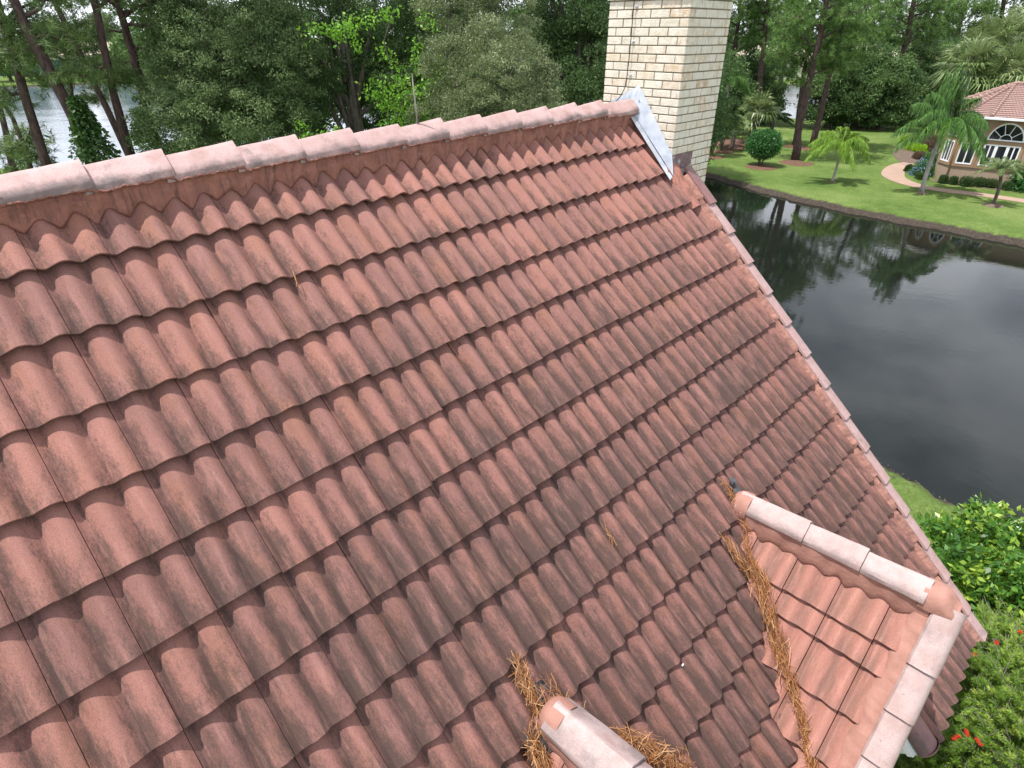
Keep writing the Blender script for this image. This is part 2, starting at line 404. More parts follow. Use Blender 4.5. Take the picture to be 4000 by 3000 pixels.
# house root
house = empty('tile_roofed_house', O + r1*3 - A_(0, 0, O[2]), 'house with a mould-streaked terracotta tile roof filling the foreground', 'house')
FE = 17.59*W_
mb = MB()
for v in range(1, 18):
    for u in range(-9, 18):
        x0 = u*W_; x1 = x0+W_
        if u == 17: x1 = FE
        if v <= 2 and u == 16: x1 = x0+W_*.80
        if v <= 2 and u == 17: continue
        if v > 15 and 8 <= u < 13: continue
        if u <= -4 and v < 1: continue
        dy = 0
        if (u, v) == (3, 6): dy = -.016
        if (u, v) == (4, 5): dy = -.012
        near = (u < 9)
        add_tile(mb, x0, x1, -v*E_+dy, E_+.05 if v > 1 else E_-.03, E_, 13 if near else 9, 4 if near else 3)
mb.build('roof', M_TILE, house, M_ROOF, 'auto')
# underlay sheet
mb = MB()
for (a, b, c, d) in ((-9, 8, 0, 17), (8, 12.78, 0, 15), (12.78, 17.5, 0, 17)):
    mb.box(((a+b)/2*W_, -(c+d)/2*E_, ZOFF-.03), ((b-a)*W_, (d-c)*E_-.02, .03))
mb.build('roof_deck', M_UNDER, house, M_ROOF)
# back slope (faces away)
mb = MB(); th2 = math.cos(rp), math.sin(rp)
M_BACK = frame(O, -r1, hz*math.cos(rp)+A_(0, 0, math.sin(rp)), np.cross(-r1, hz*math.cos(rp)+A_(0, 0, math.sin(rp))))
for v in range(1, 18):
    for u in range(-17, 9): add_tile(mb, u*W_, (u+1)*W_, -v*E_, E_+.04 if v > 1 else E_-.03, E_, 4, 2, rot=False)
mb.build('rear_roof', M_TILE, house, M_BACK, 'auto')

# ---- ridge caps: profile across the ridge (y = away, z = up)
CP = [(-.092, .006), (-.092, .034), (-.085, .046), (-.056, .075), (-.023, .107), (-.009, .120), (0, .124), (.009, .120), (.023, .107), (.056, .075), (.085, .046), (.092, .034), (.092, .006)]
def cap_piece(name, x0, x1, M, material, parent, prof=CP, lift=.034, thk=.016, drop=0.008, nx=8, shear=.0, flip=False, sidet=0.0):
    """one cap tile from x0 (low tucked end) to x1 (raised lapping end)"""
    mb = MB(); P = np.array(prof); r = rng.random()
    k0 = .94
    cz = P[:, 1].max()*.4
    V = []; T = []
    xs = np.linspace(x0, x1, nx); jz = rng.normal(0, .003); js = rng.normal(0, .003)
    for i, x in enumerate(xs):
        s = i/(nx-1); k = k0+.13*s
        y = P[:, 0]*k + js*s; z = (P[:, 1]-cz)*(1+.05*s)+cz + lift*s + jz*s - drop
        if i == nx-1: pass
        V.append(np.stack([np.full(len(P), x)+shear*P[:, 0], y, z], -1))
        T.append(np.stack([np.full(len(P), r), np.full(len(P), s), (np.abs(P[:, 0]) > .075).astype(float)], -1))
    V = np.array(V); T = np.array(T); V += rng.normal(0, .0009, V.shape)
    nrm = np.stack([np.zeros(len(P)), np.gradient(P[:, 1]), -np.gradient(P[:, 0])], -1); nrm /= np.linalg.norm(nrm, axis=1)[:, None]
    if nrm[len(P)//2][2] > 0: nrm = -nrm
    I = V + nrm[None]*thk
    mb.grid(V, T); mb.grid(I[::-1], T[::-1])
    for k in (0, -1): mb.grid(np.stack([V[k], I[k]], 0), np.stack([T[k], T[k]], 0))
    for k in (0, -1): mb.grid(np.stack([V[:, k], I[:, k]], 1), np.stack([T[:, k], T[:, k]], 1))
    return mb.build(name, material, parent, M, 'auto')
ends = [(1.19+1.26*k) for k in range(-8, 13)]
for i, e in enumerate(ends[:-1]):
    cap_piece('ridge_tile', (e-1.26-.12)*W_, e*W_, M_VERT, M_CAP, house)
cap_piece('ridge_tile', (ends[-2]-.1)*W_, 16.72*W_, M_VERT, M_CAP, house, lift=.012)
# ---- mortar bedding under the ridge caps
def mortar_ridge(name, x0, x1, M, pitch, material, parent, ytop=-.032, ztop=.074, d0=.235, d1=.125, seed=0, w=W_, exp=E_, endlift=.02):
    """roof-local sheet from under the cap down onto the first course, deeper in the valleys"""
    g = np.random.default_rng(seed); n = int((x1-x0)/.0085)
    xs = np.linspace(x0, x1, n); h = prof(xs, w); hn = h/AMP
    nzv = np.interp(xs, np.linspace(x0, x1, max(4, int((x1-x0)/.05))), g.normal(0, .010, max(4, int((x1-x0)/.05))))
    yb = -(d0*exp + d1*exp*(1-hn)*1.15) + nzv + g.normal(0, .0016, n)*0
    yb = yb - .012
    s = 1 + yb/exp; zt = ZOFF + h + LIFT*(-yb/exp)*.92
    lift = .012 + .004*np.abs(np.sin(xs*31))
    rows = []
    for q in (0, .2, .4, .6, .8, 1.0):
        y = ytop + (yb-ytop)*q
        z = (ztop)*(1-q)**.95 + (zt+lift)*(1-(1-q)**.95) + g.normal(0, .0026, n)*(q > 0) + .008*np.interp(xs, np.arange(x0, x1+.06, .06), g.normal(0, 1, len(np.arange(x0, x1+.06, .06)))) + .006*np.sin(np.pi*q)*np.sin(xs*17+q*3)
        rows.append(np.stack([xs, y, z], -1))
    rows.append(np.stack([xs, yb-.003, zt+lift*.5], -1)); rows.append(np.stack([xs, yb+.002, zt-.012], -1))
    mb = MB(); mb.grid(np.array(rows)); return mb.build(name, material, parent, M, True)
mortar_ridge('ridge_mortar', -8*W_, 16.75*W_, M_ROOF, 1, M_MORT, house, seed=3)
# ragged mortar squeeze line along the cap edge
mb = MB(); g = np.random.default_rng(5)
xs = np.arange(-8*W_, 16.6*W_, .012)
kk = (((xs/W_)-1.19) % 1.26)/1.26
lf = kk*.020
P = np.stack([xs, -.089-.006*kk+g.normal(0, .0022, len(xs)), .006+lf+g.normal(0, .003, len(xs))], -1)
for a in range(0, len(P)-40, 40): mb.tube(P[a:a+41], .0055+.002*g.random(), 5)
mb.build('mortar_edge', M_MORT, house, M_VERT, True)

# ---- right rake: angular barge caps and lumpy mortar
BX0, BX1 = 17.60*W_, 18.04*W_
for k in range(2, 18):
    yt = -(k-1+.22)*E_ - (.03 if k == 2 else 0); yb = -(k+.27)*E_
    if k == 2: yt = -2.0*E_; yb = -3.28*E_
    if k == 3: continue
    if k >= 4: yt = -(k-1+.20)*E_
    if k == 17: yb = -17.05*E_
    mb = MB(); h0, h1 = .045, .072; r = rng.random(); n = 7
    pr = [(BX0-.004, h0-.02), (BX0, h0), (BX0+.012, h0+.006), (BX1-.014, h0+.004), (BX1, h0-.006), (BX1+.004, h0-.13), (BX1-.01, h0-.13), (BX1-.014, h0-.03), (BX0+.012, h0-.02)]
    V = []; T = []
    for i in range(n):
        s = i/(n-1); y = yt+(yb-yt)*s; z = s*.026-.010
        V.append([(x+(.004*s if x > BX0+.05 else 0), y+rng.normal(0, .0008), zz+z) for x, zz in pr]+[(pr[0][0], y, pr[0][1]+z)])
        T.append([(r, s, 0)]*(len(pr)+1))
    mb.grid(np.array(V), np.array(T))
    for i in (0, -1):
        ring = np.array(V[i][:len(pr)]); mb.add(ring, [list(range(len(pr)))])
    mb.build('barge_tile', M_CAPP if k in (2,) else M_CAPO, house, M_ROOF, 'auto')
g = np.random.default_rng(11)
ys = np.arange(-2.2*E_, -17.0*E_, -.02)
V = []
for i, y in enumerate(ys):
    ph = ((-y/E_) % 1.0)
    st = -.006+.028*ph
    b = .5+.5*math.sin(i*.9)+g.normal(0, .35)
    V.append([(17.40*W_+g.normal(0, .003), y, -.035+st), (17.47*W_, y+.004*b, -.005+st+.008*b), (17.53*W_, y+.006*b, .014+st+.010*b), (17.60*W_, y, .022+st+.005*b), (17.68*W_, y, .014)])
mb = MB(); mb.grid(np.array(V)); mb.build('rake_mortar', M_MORTR, house, M_ROOF, True)
# brick gable wall + front wall below the eave, fascia
mb = MB()
gx = 17.2*W_; H0 = O[2]
mb.box((gx-.1, 0, -H0/2-2.15), (.2, 7.3, H0-4.3))
V = [(gx, -3.65, -3.75), (gx, 3.65, -3.75), (gx, 0, -.12), (gx-.2, -3.65, -3.75), (gx-.2, 3.65, -3.75), (gx-.2, 0, -.12)]
mb.add(V, [[0, 1, 2]]); mb.add(V, [[5, 4, 3]])
mb.box((5, -3.72, -H0/2-2.1), (10.2, .15, H0-4.3)) if False else None
mb.build('gable_wall', M_BRICK, house, M_VERT)
mb = MB(); mb.box((2.0, -3.3, -H0/2-2.0), (6.2, .2, H0-4.0)); mb.box((4.7, -3.3, -H0/2-2.1), (1.0, .2, H0-4.2)); mb.build('front_wall', M_STUCCO0, house, M_VERT)
# eave fascia and soffit of the strip
mb = MB(); mb.box(((12.9+17.5)/2*W_, -17*E_+.03, ZOFF-.11), (4.6*W_, .03, .16)); mb.build('fascia', M_WHITE, house, M_ROOF)
# left end of the eave strip: barrel cap, fascia boards stepping under it
BP = [(-.115*math.cos(a)*1.0, .095*math.sin(a)) for a in np.linspace(0, math.pi, 13)]
def frame_roof(x, y, z): return M_ROOF @ Matrix.Translation((x, y, z))
M_BAR = frame(O + r1*12.70*W_, -r2*-1.0, r1, np.cross(r2, r1))
cap_piece('rake_end_tile', 15.1*E_, 16.72*E_, M_BAR, M_CAPP, house, prof=[(p[0], p[1]-.045) for p in BP], lift=.02, nx=10)
mb = MB(); an = np.linspace(0, math.pi, 13)
V = [[(16.71*E_+.055*math.sin(q), -.122*math.cos(a)*math.cos(q), .105*math.sin(a)*math.cos(q)-.025) for a in an] for q in np.linspace(0, math.pi/2, 6)]
mb.grid(np.array(V)); mb.build('rake_end_nose', M_CAPP, house, M_BAR, True)
mb = MB()
for k, (dx, dz, hh) in enumerate(((-.10, -.14, .16), (-.125, -.10, .05), (-.075, -.21, .06))):
    mb.box((12.70*W_+dx, -15.95*E_, dz), (.022, 1.55*E_, hh))
mb.build('rake_fascia', M_WHITE, house, M_ROOF)

# ------------------------------------------------------------------ dormers
def dormer(u0, hz0, hz1, rake, rows, firstrow, label):
    """gable dormer with a level ridge running out along hz at u0"""
    zr = -2.465
    P0 = O + r1*u0*W_ + A_(0, 0, zr)
    A = R(50)
    dl = -r1*math.cos(A) - Zup*math.sin(A)                 # down the left slope
    nl = np.cross(dl, hz); nl = nl if nl[2] > 0 else -nl
    Ms = frame(P0, hz, -dl, np.cross(hz, -dl))             # slope frame: x out, y up slope, z off
    dr = r1*math.cos(A) - Zup*math.sin(A)
    Mr = frame(P0, -hz, -dr, np.cross(-hz, -dr))
    Mv = frame(P0, hz, np.cross(Zup, hz), Zup)             # x out along the ridge, y left, z up
    d = MB().box  # noqa
    root = MB(); root.box(((hz0+hz1)/2-.1, 0, -.3), (hz1-hz0-.3, .08, .06)); rt = root.build('dormer', M_UNDER, house, Mv)
    if label: rt['label'] = label
    mb = MB(); y = 0.0
    joints = [3.0-.305*j for j in range(0, 4)][::-1] + [3.305, 3.61]
    ys = [.415]
    ys += [.60] if firstrow else []
    while ys[-1] < rows: ys.append(ys[-1]+.342)
    prev = 0.0
    for yy in ys:
        for j in joints:
            x1 = min(j+.305, hz1)
            if j >= x1-.02: continue
            if x1 < 2.45 + (yy-.4)*.55: continue
            add_tile(mb, j, x1, -yy, (yy-prev)+.05 if prev else yy-.03, yy-prev, 12, 4, gap=.0026)
        prev = yy
    mb.build('dormer_tiles', M_TILE2, rt, Ms, 'auto')
    mb = MB(); prev = 0
    for yy in ys[:5]:
        for j in joints:
            add_tile(mb, -j-.305, -j, -yy, (yy-prev)+.04 if prev else yy-.03, yy-prev, 4, 2)
        prev = yy
    mb.build('far_dormer_tiles', M_TILE2, rt, Mr, 'auto')
    mb = MB(); mb.box(((hz0+hz1)/2, -rows/2-.1, ZOFF-.03), (hz1-hz0-.04, rows+.3, .03)); mb.build('dormer_deck', M_UNDER, rt, Ms)
    # caps
    CD = [(p[0]*(1.14 if u0 > 6 else 1.34), p[1]) for p in CP]
    for a, b in rake['caps']: cap_piece('ridge_tile', b, a, Mv, M_CAPN, rt, prof=CD, lift=-.0, nx=7) if False else cap_piece('ridge_tile', a, b, Mv, M_CAPN, rt, prof=CD, lift=.024, nx=8)
    # bedding
    n = int((hz1-hz0)/.0085); xs = np.linspace(hz0+.02, hz1+.02, n); h = prof(xs-3.0, W_)
    g = np.random.default_rng(int(u0*10)); wob = np.interp(xs, np.linspace(hz0, hz1, 28), g.normal(0, .006, 28))
    yb = -(.155+.035*(1-h/AMP)) + wob
    zt = ZOFF+h+LIFT*(-yb/.41)
    R_ = []
    for q in (0, .25, .5, .75, 1.):
        y_ = -.040+(yb+.040)*q; R_.append(np.stack([xs, y_, .086*(1-q)**.95+(zt+.014)*(1-(1-q)**.95)+.006*np.sin(xs*23+q)*math.sin(math.pi*q)], -1))
    R_.append(np.stack([xs, yb-.003, zt+.006], -1)); R_.append(np.stack([xs, yb+.001, zt-.012], -1))
    mb = MB(); mb.grid(np.array(R_)); mb.build('ridge_mortar', M_MORTP, rt, Ms, True)
    # mortar boss where the ridge meets the main roof
    mb = MB(); V = []
    for a in np.linspace(0, math.pi/2, 7):
        V.append([(hz0+.12-.09*math.sin(a), -.108*math.cos(t)*(math.cos(a)*.5+.5), .122*math.sin(t)*(math.cos(a)*.5+.5)-.012+g.normal(0, .002)) for t in np.linspace(-.25, math.pi+.25, 15)])
    V.insert(0, [(hz0+.17, p[1], p[2]+.003) for p in V[0]])
    mb.grid(np.array(V)); mb.build('mortar_boss', M_MORTP, rt, Mv, True)
    return rt, Ms, Mv, P0, ys
d1, Ms1, Mv1, P1, ys1 = dormer(11.2, 2.40, 3.79, dict(caps=[(2.48, 2.99), (2.95, 3.375), (3.335, 3.76)]), 3.2, True, None)
d2, Ms2, Mv2, P2, ys2 = dormer(3.72, 2.46, 3.79, dict(caps=[(2.55, 3.03), (2.99, 3.43), (3.39, 3.80)]), 2.6, True, None)
# front rake of each dormer
def rake(rt, Ms, Mv, n=6):
    X0 = 3.815
    RP = [(X0, -.02), (X0+.002, .035), (X0+.016, .052), (X0+.10, .058), (X0+.135, .050), (X0+.158, .030), (X0+.168, .0), (X0+.170, -.10), (X0+.155, -.10), (X0+.150, .0), (X0+.125, .03), (X0+.02, .03)]
    for k in range(n):
        y0 = -(.405+.325*(k-1)) if k else .0; y1 = -(.405+.325*k)-.028
        mb = MB(); V = []; T = []; r = rng.random()
        for i in range(9):
            s = i/8; y = y0+(y1-y0)*s; up = .030*(1-s)**2 if k == 0 else 0
            V.append([(x+(.004*s if x > X0+.08 else -.004*s), y+rng.normal(0, .0008), z+.026*s-.008+up+rng.normal(0, .0008)) for x, z in RP]); V[-1].append(V[-1][0]); T.append([(r, s, 0)]*len(V[-1]))
        mb.grid(np.array(V), np.array(T))
        for i in (0, -1): mb.add(np.array(V[i][:-1]), [list(range(len(RP)))])
        o = mb.build('barge_tile', M_CAPN, rt, Ms, 'auto')
        mb = MB(); mb.box((X0+.055, (y0+y1)/2-.03, .069), (.007, .007, .004)); mb.build('nail', M_STEEL, o, Ms)
    g = np.random.default_rng(3); V = []
    for i, y in enumerate(np.arange(-.05, -.375*n, -.02)):
        b = g.normal(0, .003); st = .01*math.sin(i*.33)
        V.append([(X0-.105+b+st, y, -.012), (X0-.09+b+st, y, .006), (X0-.06, y, .012+b+st*.4), (X0-.02, y, .022+b), (X0+.015, y, .032)])
    mb = MB(); mb.grid(np.array(V)); mb.build('rake_mortar', M_MORTP, rt, Ms, True)
    # rounded corner patch at the apex
    mb = MB(); V = []
    for a in np.linspace(0, 1, 9):
        rr = math.sin(math.acos(min(1, abs(a*1.6-.8))))*.0
        V.append([(3.735+.185*a, -.110*math.cos(t)*(1-.10*abs(a-.3)), (.136-.05*max(0, a-.55)**1.5*6)*(math.sin(t) if math.sin(t) < .8 else .8+.6*(math.sin(t)-.8))+g.normal(0, .002)-.002) for t in np.linspace(-.15, math.pi+.15, 15)])
    V.append([(3.94, .05*math.cos(math.pi-t), .05*math.sin(t)) for t in np.linspace(-.15, math.pi+.15, 15)])
    mb.grid(np.array(V)); mb.build('apex_patch', M_MORTP, rt, Mv, True)
    mb = MB(); mb.add([(3.80, 0, -.12), (3.80, 2.2, -2.75), (3.83, -2.2, -2.75)], [[0, 1, 2]]); mb.add([(3.75, 0, -.12), (3.75, 2.2, -2.75), (3.75, -2.2, -2.75)], [[2, 1, 0]])
    mb.build('gable_face', M_STUCCO0, rt, Mv)
rake(d1, Ms1, Mv1, 8); rake(d2, Ms2, Mv2, 5)
# black flashing showing at each dormer head
for (px_, py_, s, rt) in ((2872, 1905, .09, d1), (2120, 2725, .10, d2), (2105, 2905, .10, d2)):
    p = roofuv(px_, py_, .012); mb = MB(); g = np.random.default_rng(int(px_))
    V = [[(p[0]+(i-2)*s*.28, p[1]+(j-2)*s*.42, p[2]+g.normal(0, .012)) for i in range(5)] for j in range(5)]
    mb.grid(np.array(V)); mb.build('valley_flashing', M_BLACKP, rt, M_ROOF, 'auto')

# ------------------------------------------------------------------ chimney
CX0, CX1, CY0, CY1 = 17.05*W_, 17.05*W_+.765, -.456, .412     # y = away from us (M_VERT)
ch = MB(); ch.box(((CX0+CX1)/2, (CY0+CY1)/2, -.6), (CX1-CX0-.004, CY1-CY0-.004, 4.6)); chim = ch.build('chimney', M_GROUT, house, M_VERT)
mb = MB(); cz = .0728; bl = .205; bh = cz-.011; z0 = -2.4; g = np.random.default_rng(21)
nrow = int((1.75-z0)/cz)
def wallrow(fixed, a0, a1, axis, outward, z, off, out):
    a = a0-off
    while a < a1-.004:
        s, e = max(a, a0), min(a+bl-.010, a1); a += bl
        if a1-e < .035: e = a1; a = a1
        if e-s < .02: continue
        c = [0, 0, z+cz/2]; dd = [0, 0, bh+g.normal(0, .0008)]
        c[axis] = (s+e)/2; dd[axis] = e-s
        c[1-axis] = fixed + outward*(-.04+out); dd[1-axis] = .09+g.normal(0, .0018)
        tr = g.random()**1.3; t = (tr if abs(e-s) > .11 else .4+.6*g.random(), 1.0 if outward < 0 and axis == 0 else .12, 0)
        mb.box(c, dd, None, t, .003)
for i in range(nrow):
    z = z0+i*cz; out = .018 if z > .93 and z < 1.01 else (.034 if z >= 1.01 else 0)
    ev = i % 2 == 0; y0_, y1_, x0_, x1_ = CY0-out-.005, CY1+out+.005, CX0-out-.005, CX1+out+.005; k_ = .0975
    wallrow(CX0, y0_+(0 if ev else k_), y1_-(k_ if ev else 0), 1, -1, z, 0, out)
    wallrow(CX1, y0_+(k_ if ev else 0), y1_-(0 if ev else k_), 1, 1, z, 0, out)
    wallrow(CY0, x0_+(k_ if ev else 0), x1_-(0 if ev else k_), 0, -1, z, 0, out)
    wallrow(CY1, x0_+(0 if ev else k_), x1_-(k_ if ev else 0), 0, 1, z, 0, out)
mb.build('brickwork', M_BRICK, chim, M_VERT)
# flashing: white metal on the ridge side
mb = MB(); g = np.random.default_rng(2)
X = CX0-.006
def sheet(Pl, nu=14, nv=5):
    a, b, c, d_ = [A_(*q) for q in Pl]; G = []
    for i in range(nu+1):
        s = i/nu; row = []
        for j in range(nv+1):
            t = j/nv; p = (a*(1-s)+b*s)*(1-t)+(d_*(1-s)+c*s)*t; row.append(p+A_(g.normal(0, .0014), 0, g.normal(0, .0014)))
        G.append(row)
    return np.array(G)
apex = (X-.004, -.01, .245); crn = (X-.004, CY0-.012, -.345)
lowc = (X-.05, CY0-.085, -.535); lowa = (X-.135, -.02, .045)
mb.grid(sheet([apex, crn, lowc, lowa]))
mb.grid(sheet([apex, (X-.004, .385, .045), (X-.05, .40, -.35), lowa]))
mb.grid(sheet([lowa, (X-.07, CY0-.085, -.535), (X-.13, CY0-.10, -.56), (X-.19, -.03, .02)]))
fl = mb.build('flashing', M_GALV, chim, M_VERT, 'auto')
mb = MB()
for (y, z) in ((-.06, .12), (-.38, -.32), (-.44, -.47)):
    mb = MB(); mb.box((X-.030-(.03 if z > 0 else 0), y, z), (.012, .014, .014), bev=.003); mb.build('nail', M_STEEL, fl, M_VERT)
# painted flashing on the side face
def onface(x, y, yy):
    d = ray(x, y); p = O - (-hz)*0 + (-hz)*yy; q = CAM+d*(((p-CAM)@hz)/(d@hz)) - O; return (q@r1, -(q@hz), q[2])
yf = CY0-.010
q4 = [onface(x, y, yf) for x, y in ((2629, 607), (2705, 590), (2697, 643), (2618, 672))]
mb = MB(); mb.add([(a, yf, c) for a, b, c in q4]+[(a, yf-.003, c) for a, b, c in q4], [[4, 5, 6, 7], [0, 3, 2, 1], [0, 1, 5, 4], [1, 2, 6, 5], [2, 3, 7, 6], [3, 0, 4, 7]])
mb.build('side_flashing', M_FLASHP, chim, M_VERT)
# patch of mortar below the chimney corner
mb = MB(); g = np.random.default_rng(9); V = []
for i in range(12):
    s = i/11; y = -(1.72+1.45*s)*E_
    V.append([(16.72*W_+.18*W_*s+(.72-.0*s)*W_*t+g.normal(0, .002), y, -.035+.045*math.sin(math.pi*min(1, t*.9+.12))+(.05*t*(1-s))+.008*math.sin(i*1.7+t*5)) for t in np.linspace(0, 1, 8)])
mb.grid(np.array(V)); mb.build('corner_mortar', M_MORT, house, M_ROOF, True)

# lightning rod and cable
pr = O + r1*8.05*W_ + A_(0, 0, .112)
rod = empty('lightning_rod', pr, 'thin grey metal lightning rod with pointed tip standing on the roof ridge', 'lightning rod')
mb = MB(); lean = A_(-.012, .004, 0); Hh = .335
mb.tube([pr+A_(0, 0, 0), pr+lean*.4+A_(0, 0, .15), pr+lean+A_(0, 0, Hh-.05), pr+lean*1.1+A_(0, 0, Hh)], [.0062, .0056, .0050, .0008], 10); mb.build('rod', M_STEEL, rod, None, True)
mb = MB(); mb.tube([pr+A_(0, 0, -.012), pr+A_(0, 0, .004), pr+A_(0, 0, .006), pr+A_(0, 0, .052)], [.017, .016, .009, .0082], 12); mb.build('rod_socket', M_CABLE, rod, None, True)
# cable on the chimney face
def onchim(x, y):
    d = ray(x, y); p = O + r1*(CX0-.03); q = CAM+d*(((p-CAM)@r1)/(d@r1)); return q
pts = [onchim(x, y) for x, y in ((2484, -160), (2481, -60), (2478, 0), (2472, 60), (2464, 160), (2456, 240), (2449, 300), (2440, 345), (2428, 378), (2414, 400))]
pts[-1] = pts[-1]-r1*.06; pts[-2] = pts[-2]-r1*.025
pp = [pts[0]]
P = np.array(pts); tt = np.linspace(0, len(P)-1, 50); P = np.stack([np.interp(tt, range(len(P)), P[:, k]) for k in range(3)], 1)
cab = empty('lightning_cable', P[0], 'dark conductor cable clipped down the front face of the brick chimney', 'cable')
mb = MB(); mb.tube(P, .0042, 8); mb.build('conductor', M_CABLE, cab, None, True)
for x, y in ((2482, 26), (2469, 162), (2457, 292)):
    q = onchim(x, y)+r1*.022; mb = MB(); Mm = np.array(frame(q, r1, -hz, Zup))
    mb.box((0, 0, 0), (.014, .034, .014), Mm, bev=.003); mb.box((-.008, 0, 0), (.010, .012, .022), Mm, bev=.003); mb.build('cable_clip', M_CLIP, cab)

# ------------------------------------------------------------------ dead pine needles
def needles(name, label, path, n, spread, parent_local=M_ROOF, L0=.13, hgt=.05, wid=.0017, dirs=None, seed=1, loose=.6):
    g = np.random.default_rng(seed); P = np.array(path, float); k = len(P)
    t = g.random(n)*(k-1); i = np.minimum(t.astype(int), k-2); f = (t-i)[:, None]
    c = P[i]*(1-f)+P[i+1]*f; tan = P[i+1]-P[i]; tan /= np.linalg.norm(tan, axis=1)[:, None]
    sp = np.interp(t, np.linspace(0, k-1, len(spread)), spread)
    c = c + g.normal(0, 1, (n, 3))*np.stack([sp, sp, np.zeros(n)], 1)
    c[:, 2] += np.abs(g.normal(0, hgt*.45, n))
    d = tan*g.choice([-1, 1], n)[:, None] + g.normal(0, loose, (n, 3))*A_(1, 1, .35); 
    d /= np.linalg.norm(d, axis=1)[:, None]
    Ln = L0*g.uniform(.5, 1.25, n)[:, None]
    bend = g.normal(0, .22, (n, 3))*Ln; bend[:, 2] = np.abs(bend[:, 2])*.5
    side = np.cross(d, g.normal(0, 1, (n, 3))); side /= np.linalg.norm(side, axis=1)[:, None]
    a = c-d*Ln*.5; b = c+bend*.5; e = c+d*Ln*.5-bend*.2
    V = np.stack([a-side*wid, a+side*wid, b+side*wid, b-side*wid, e+side*wid*.5, e-side*wid*.5], 1).reshape(-1, 3)
    o_ = np.arange(n)[:, None]*6
    F = np.concatenate([o_+A_(0, 1, 2, 3).astype(int), o_+A_(3, 2, 4, 5).astype(int)])
    tr = np.repeat(g.random(n), 6)
    mb = MB(); mb.add(V, F, np.stack([tr, tr, tr], 1)); o = mb.build(name, L_DEAD, None, parent_local)
    tag(o, label, 'pine needles', None, 'stuff'); return o
U = lambda pts, h=.02: [roofuv(x, y, h) for x, y in pts]
pw = lambda q: [(2700+x*1.3655, 1700+y*1.3655) for x, y in q]
needles('pine_needles', 'thin strip of dead pine needles lying in the valley beside the head of the right dormer', U(pw([(85, 125), (125, 190), (150, 250), (158, 320), (178, 385)]), .03), 170, [.010, .012, .016, .03], seed=1, hgt=.03)
needles('pine_needles', 'sparse fan of orange needles lying on the main roof just left of the right dormer', U(pw([(92, 290), (125, 345), (165, 400)]), .02), 110, [.008, .02, .03], seed=21, hgt=.03, loose=.35)
needles('pine_needles', 'matted heap of dead orange and brown pine needles in the lower valley beside the right dormer tiles', U(pw([(175, 375), (200, 440), (222, 520), (245, 600), (262, 660)]), .06), 640, [.03, .045, .045, .035], seed=2, hgt=.055)
needles('pine_needles', 'narrow trail of pine needles running down the valley to the bottom edge of the photo', U(pw([(262, 650), (290, 740), (312, 820), (335, 910), (345, 960)]), .10), 400, [.035, .022, .018, .022], seed=22, hgt=.04)
needles('pine_needles', 'tuft of orange pine needles caught above the lowest white capped ridge end', U([(2010, 2580), (2050, 2670), (2095, 2770), (2112, 2860)]), 210, [.010, .02, .018], seed=3, hgt=.03)
needles('pine_needles', 'loose curved pine needles sticking up behind the lowest dormer cap', U([(2110, 2700), (2160, 2730), (2230, 2780), (2290, 2850)]), 110, [.04, .02, .01], seed=4, hgt=.08, loose=1.0)
needles('pine_needles', 'pile of orange pine needles right of the lowest dormer cap at the bottom edge', U([(2410, 2870), (2500, 2910), (2570, 2950), (2640, 3000), (2690, 3030)]), 420, [.018, .035, .045], seed=5, hgt=.05)
needles('pine_needles', 'small pinch of orange needles at the bottom edge left of the lowest dormer cap', U([(2075, 2890), (2100, 2960), (2125, 3040)]), 190, [.012, .025], seed=12, hgt=.03)
needles('pine_needles', 'few thin needles stuck between tiles in the upper left of the roof', U([(1150, 1080), (1165, 1120)], .0), 3, [.006], seed=6, L0=.12, loose=.12, wid=.0016, hgt=.005)
needles('pine_needles', 'few fine needles scattered on a tile in the middle of the roof', U([(2370, 2060), (2400, 2120)], .0), 9, [.012], seed=7, L0=.10, loose=.3, wid=.0016, hgt=.006)
def twig(label, pts, h=.09, r=.004, seed=0):
    P = np.array([roofuv(x, y, h) for x, y in pts]); mb = MB(); mb.tube(P, np.linspace(r, r*.5, len(P)), 7)
    for k in range(1, len(P)-1): mb.tube([P[k], P[k]+A_(.03*(-1)**k, .022, .01)], [r*.7, r*.3], 6)
    o = mb.build('twig', B_TWIG, None, M_ROOF, True); tag(o, label, 'twig')
twig('pale forked twig on the needle heap beside the second row of pink dormer tiles', [(3105, 2495), (3085, 2530), (3060, 2545), (3090, 2580), (3140, 2620)])
twig('curved pale grey twig at the bottom of the needle-filled valley', [(3160, 2905), (3180, 2885), (3205, 2880), (3235, 2890)], .10, .005)
o = MB(); p = roofuv(2667, 2597, .004); o.box(p, (.02, .010, .004), bev=.001); tag(o.build('litter_scrap', M_WHITE, None, M_ROOF), 'tiny shiny white scrap lying on a tile between the two dormers', 'scrap')

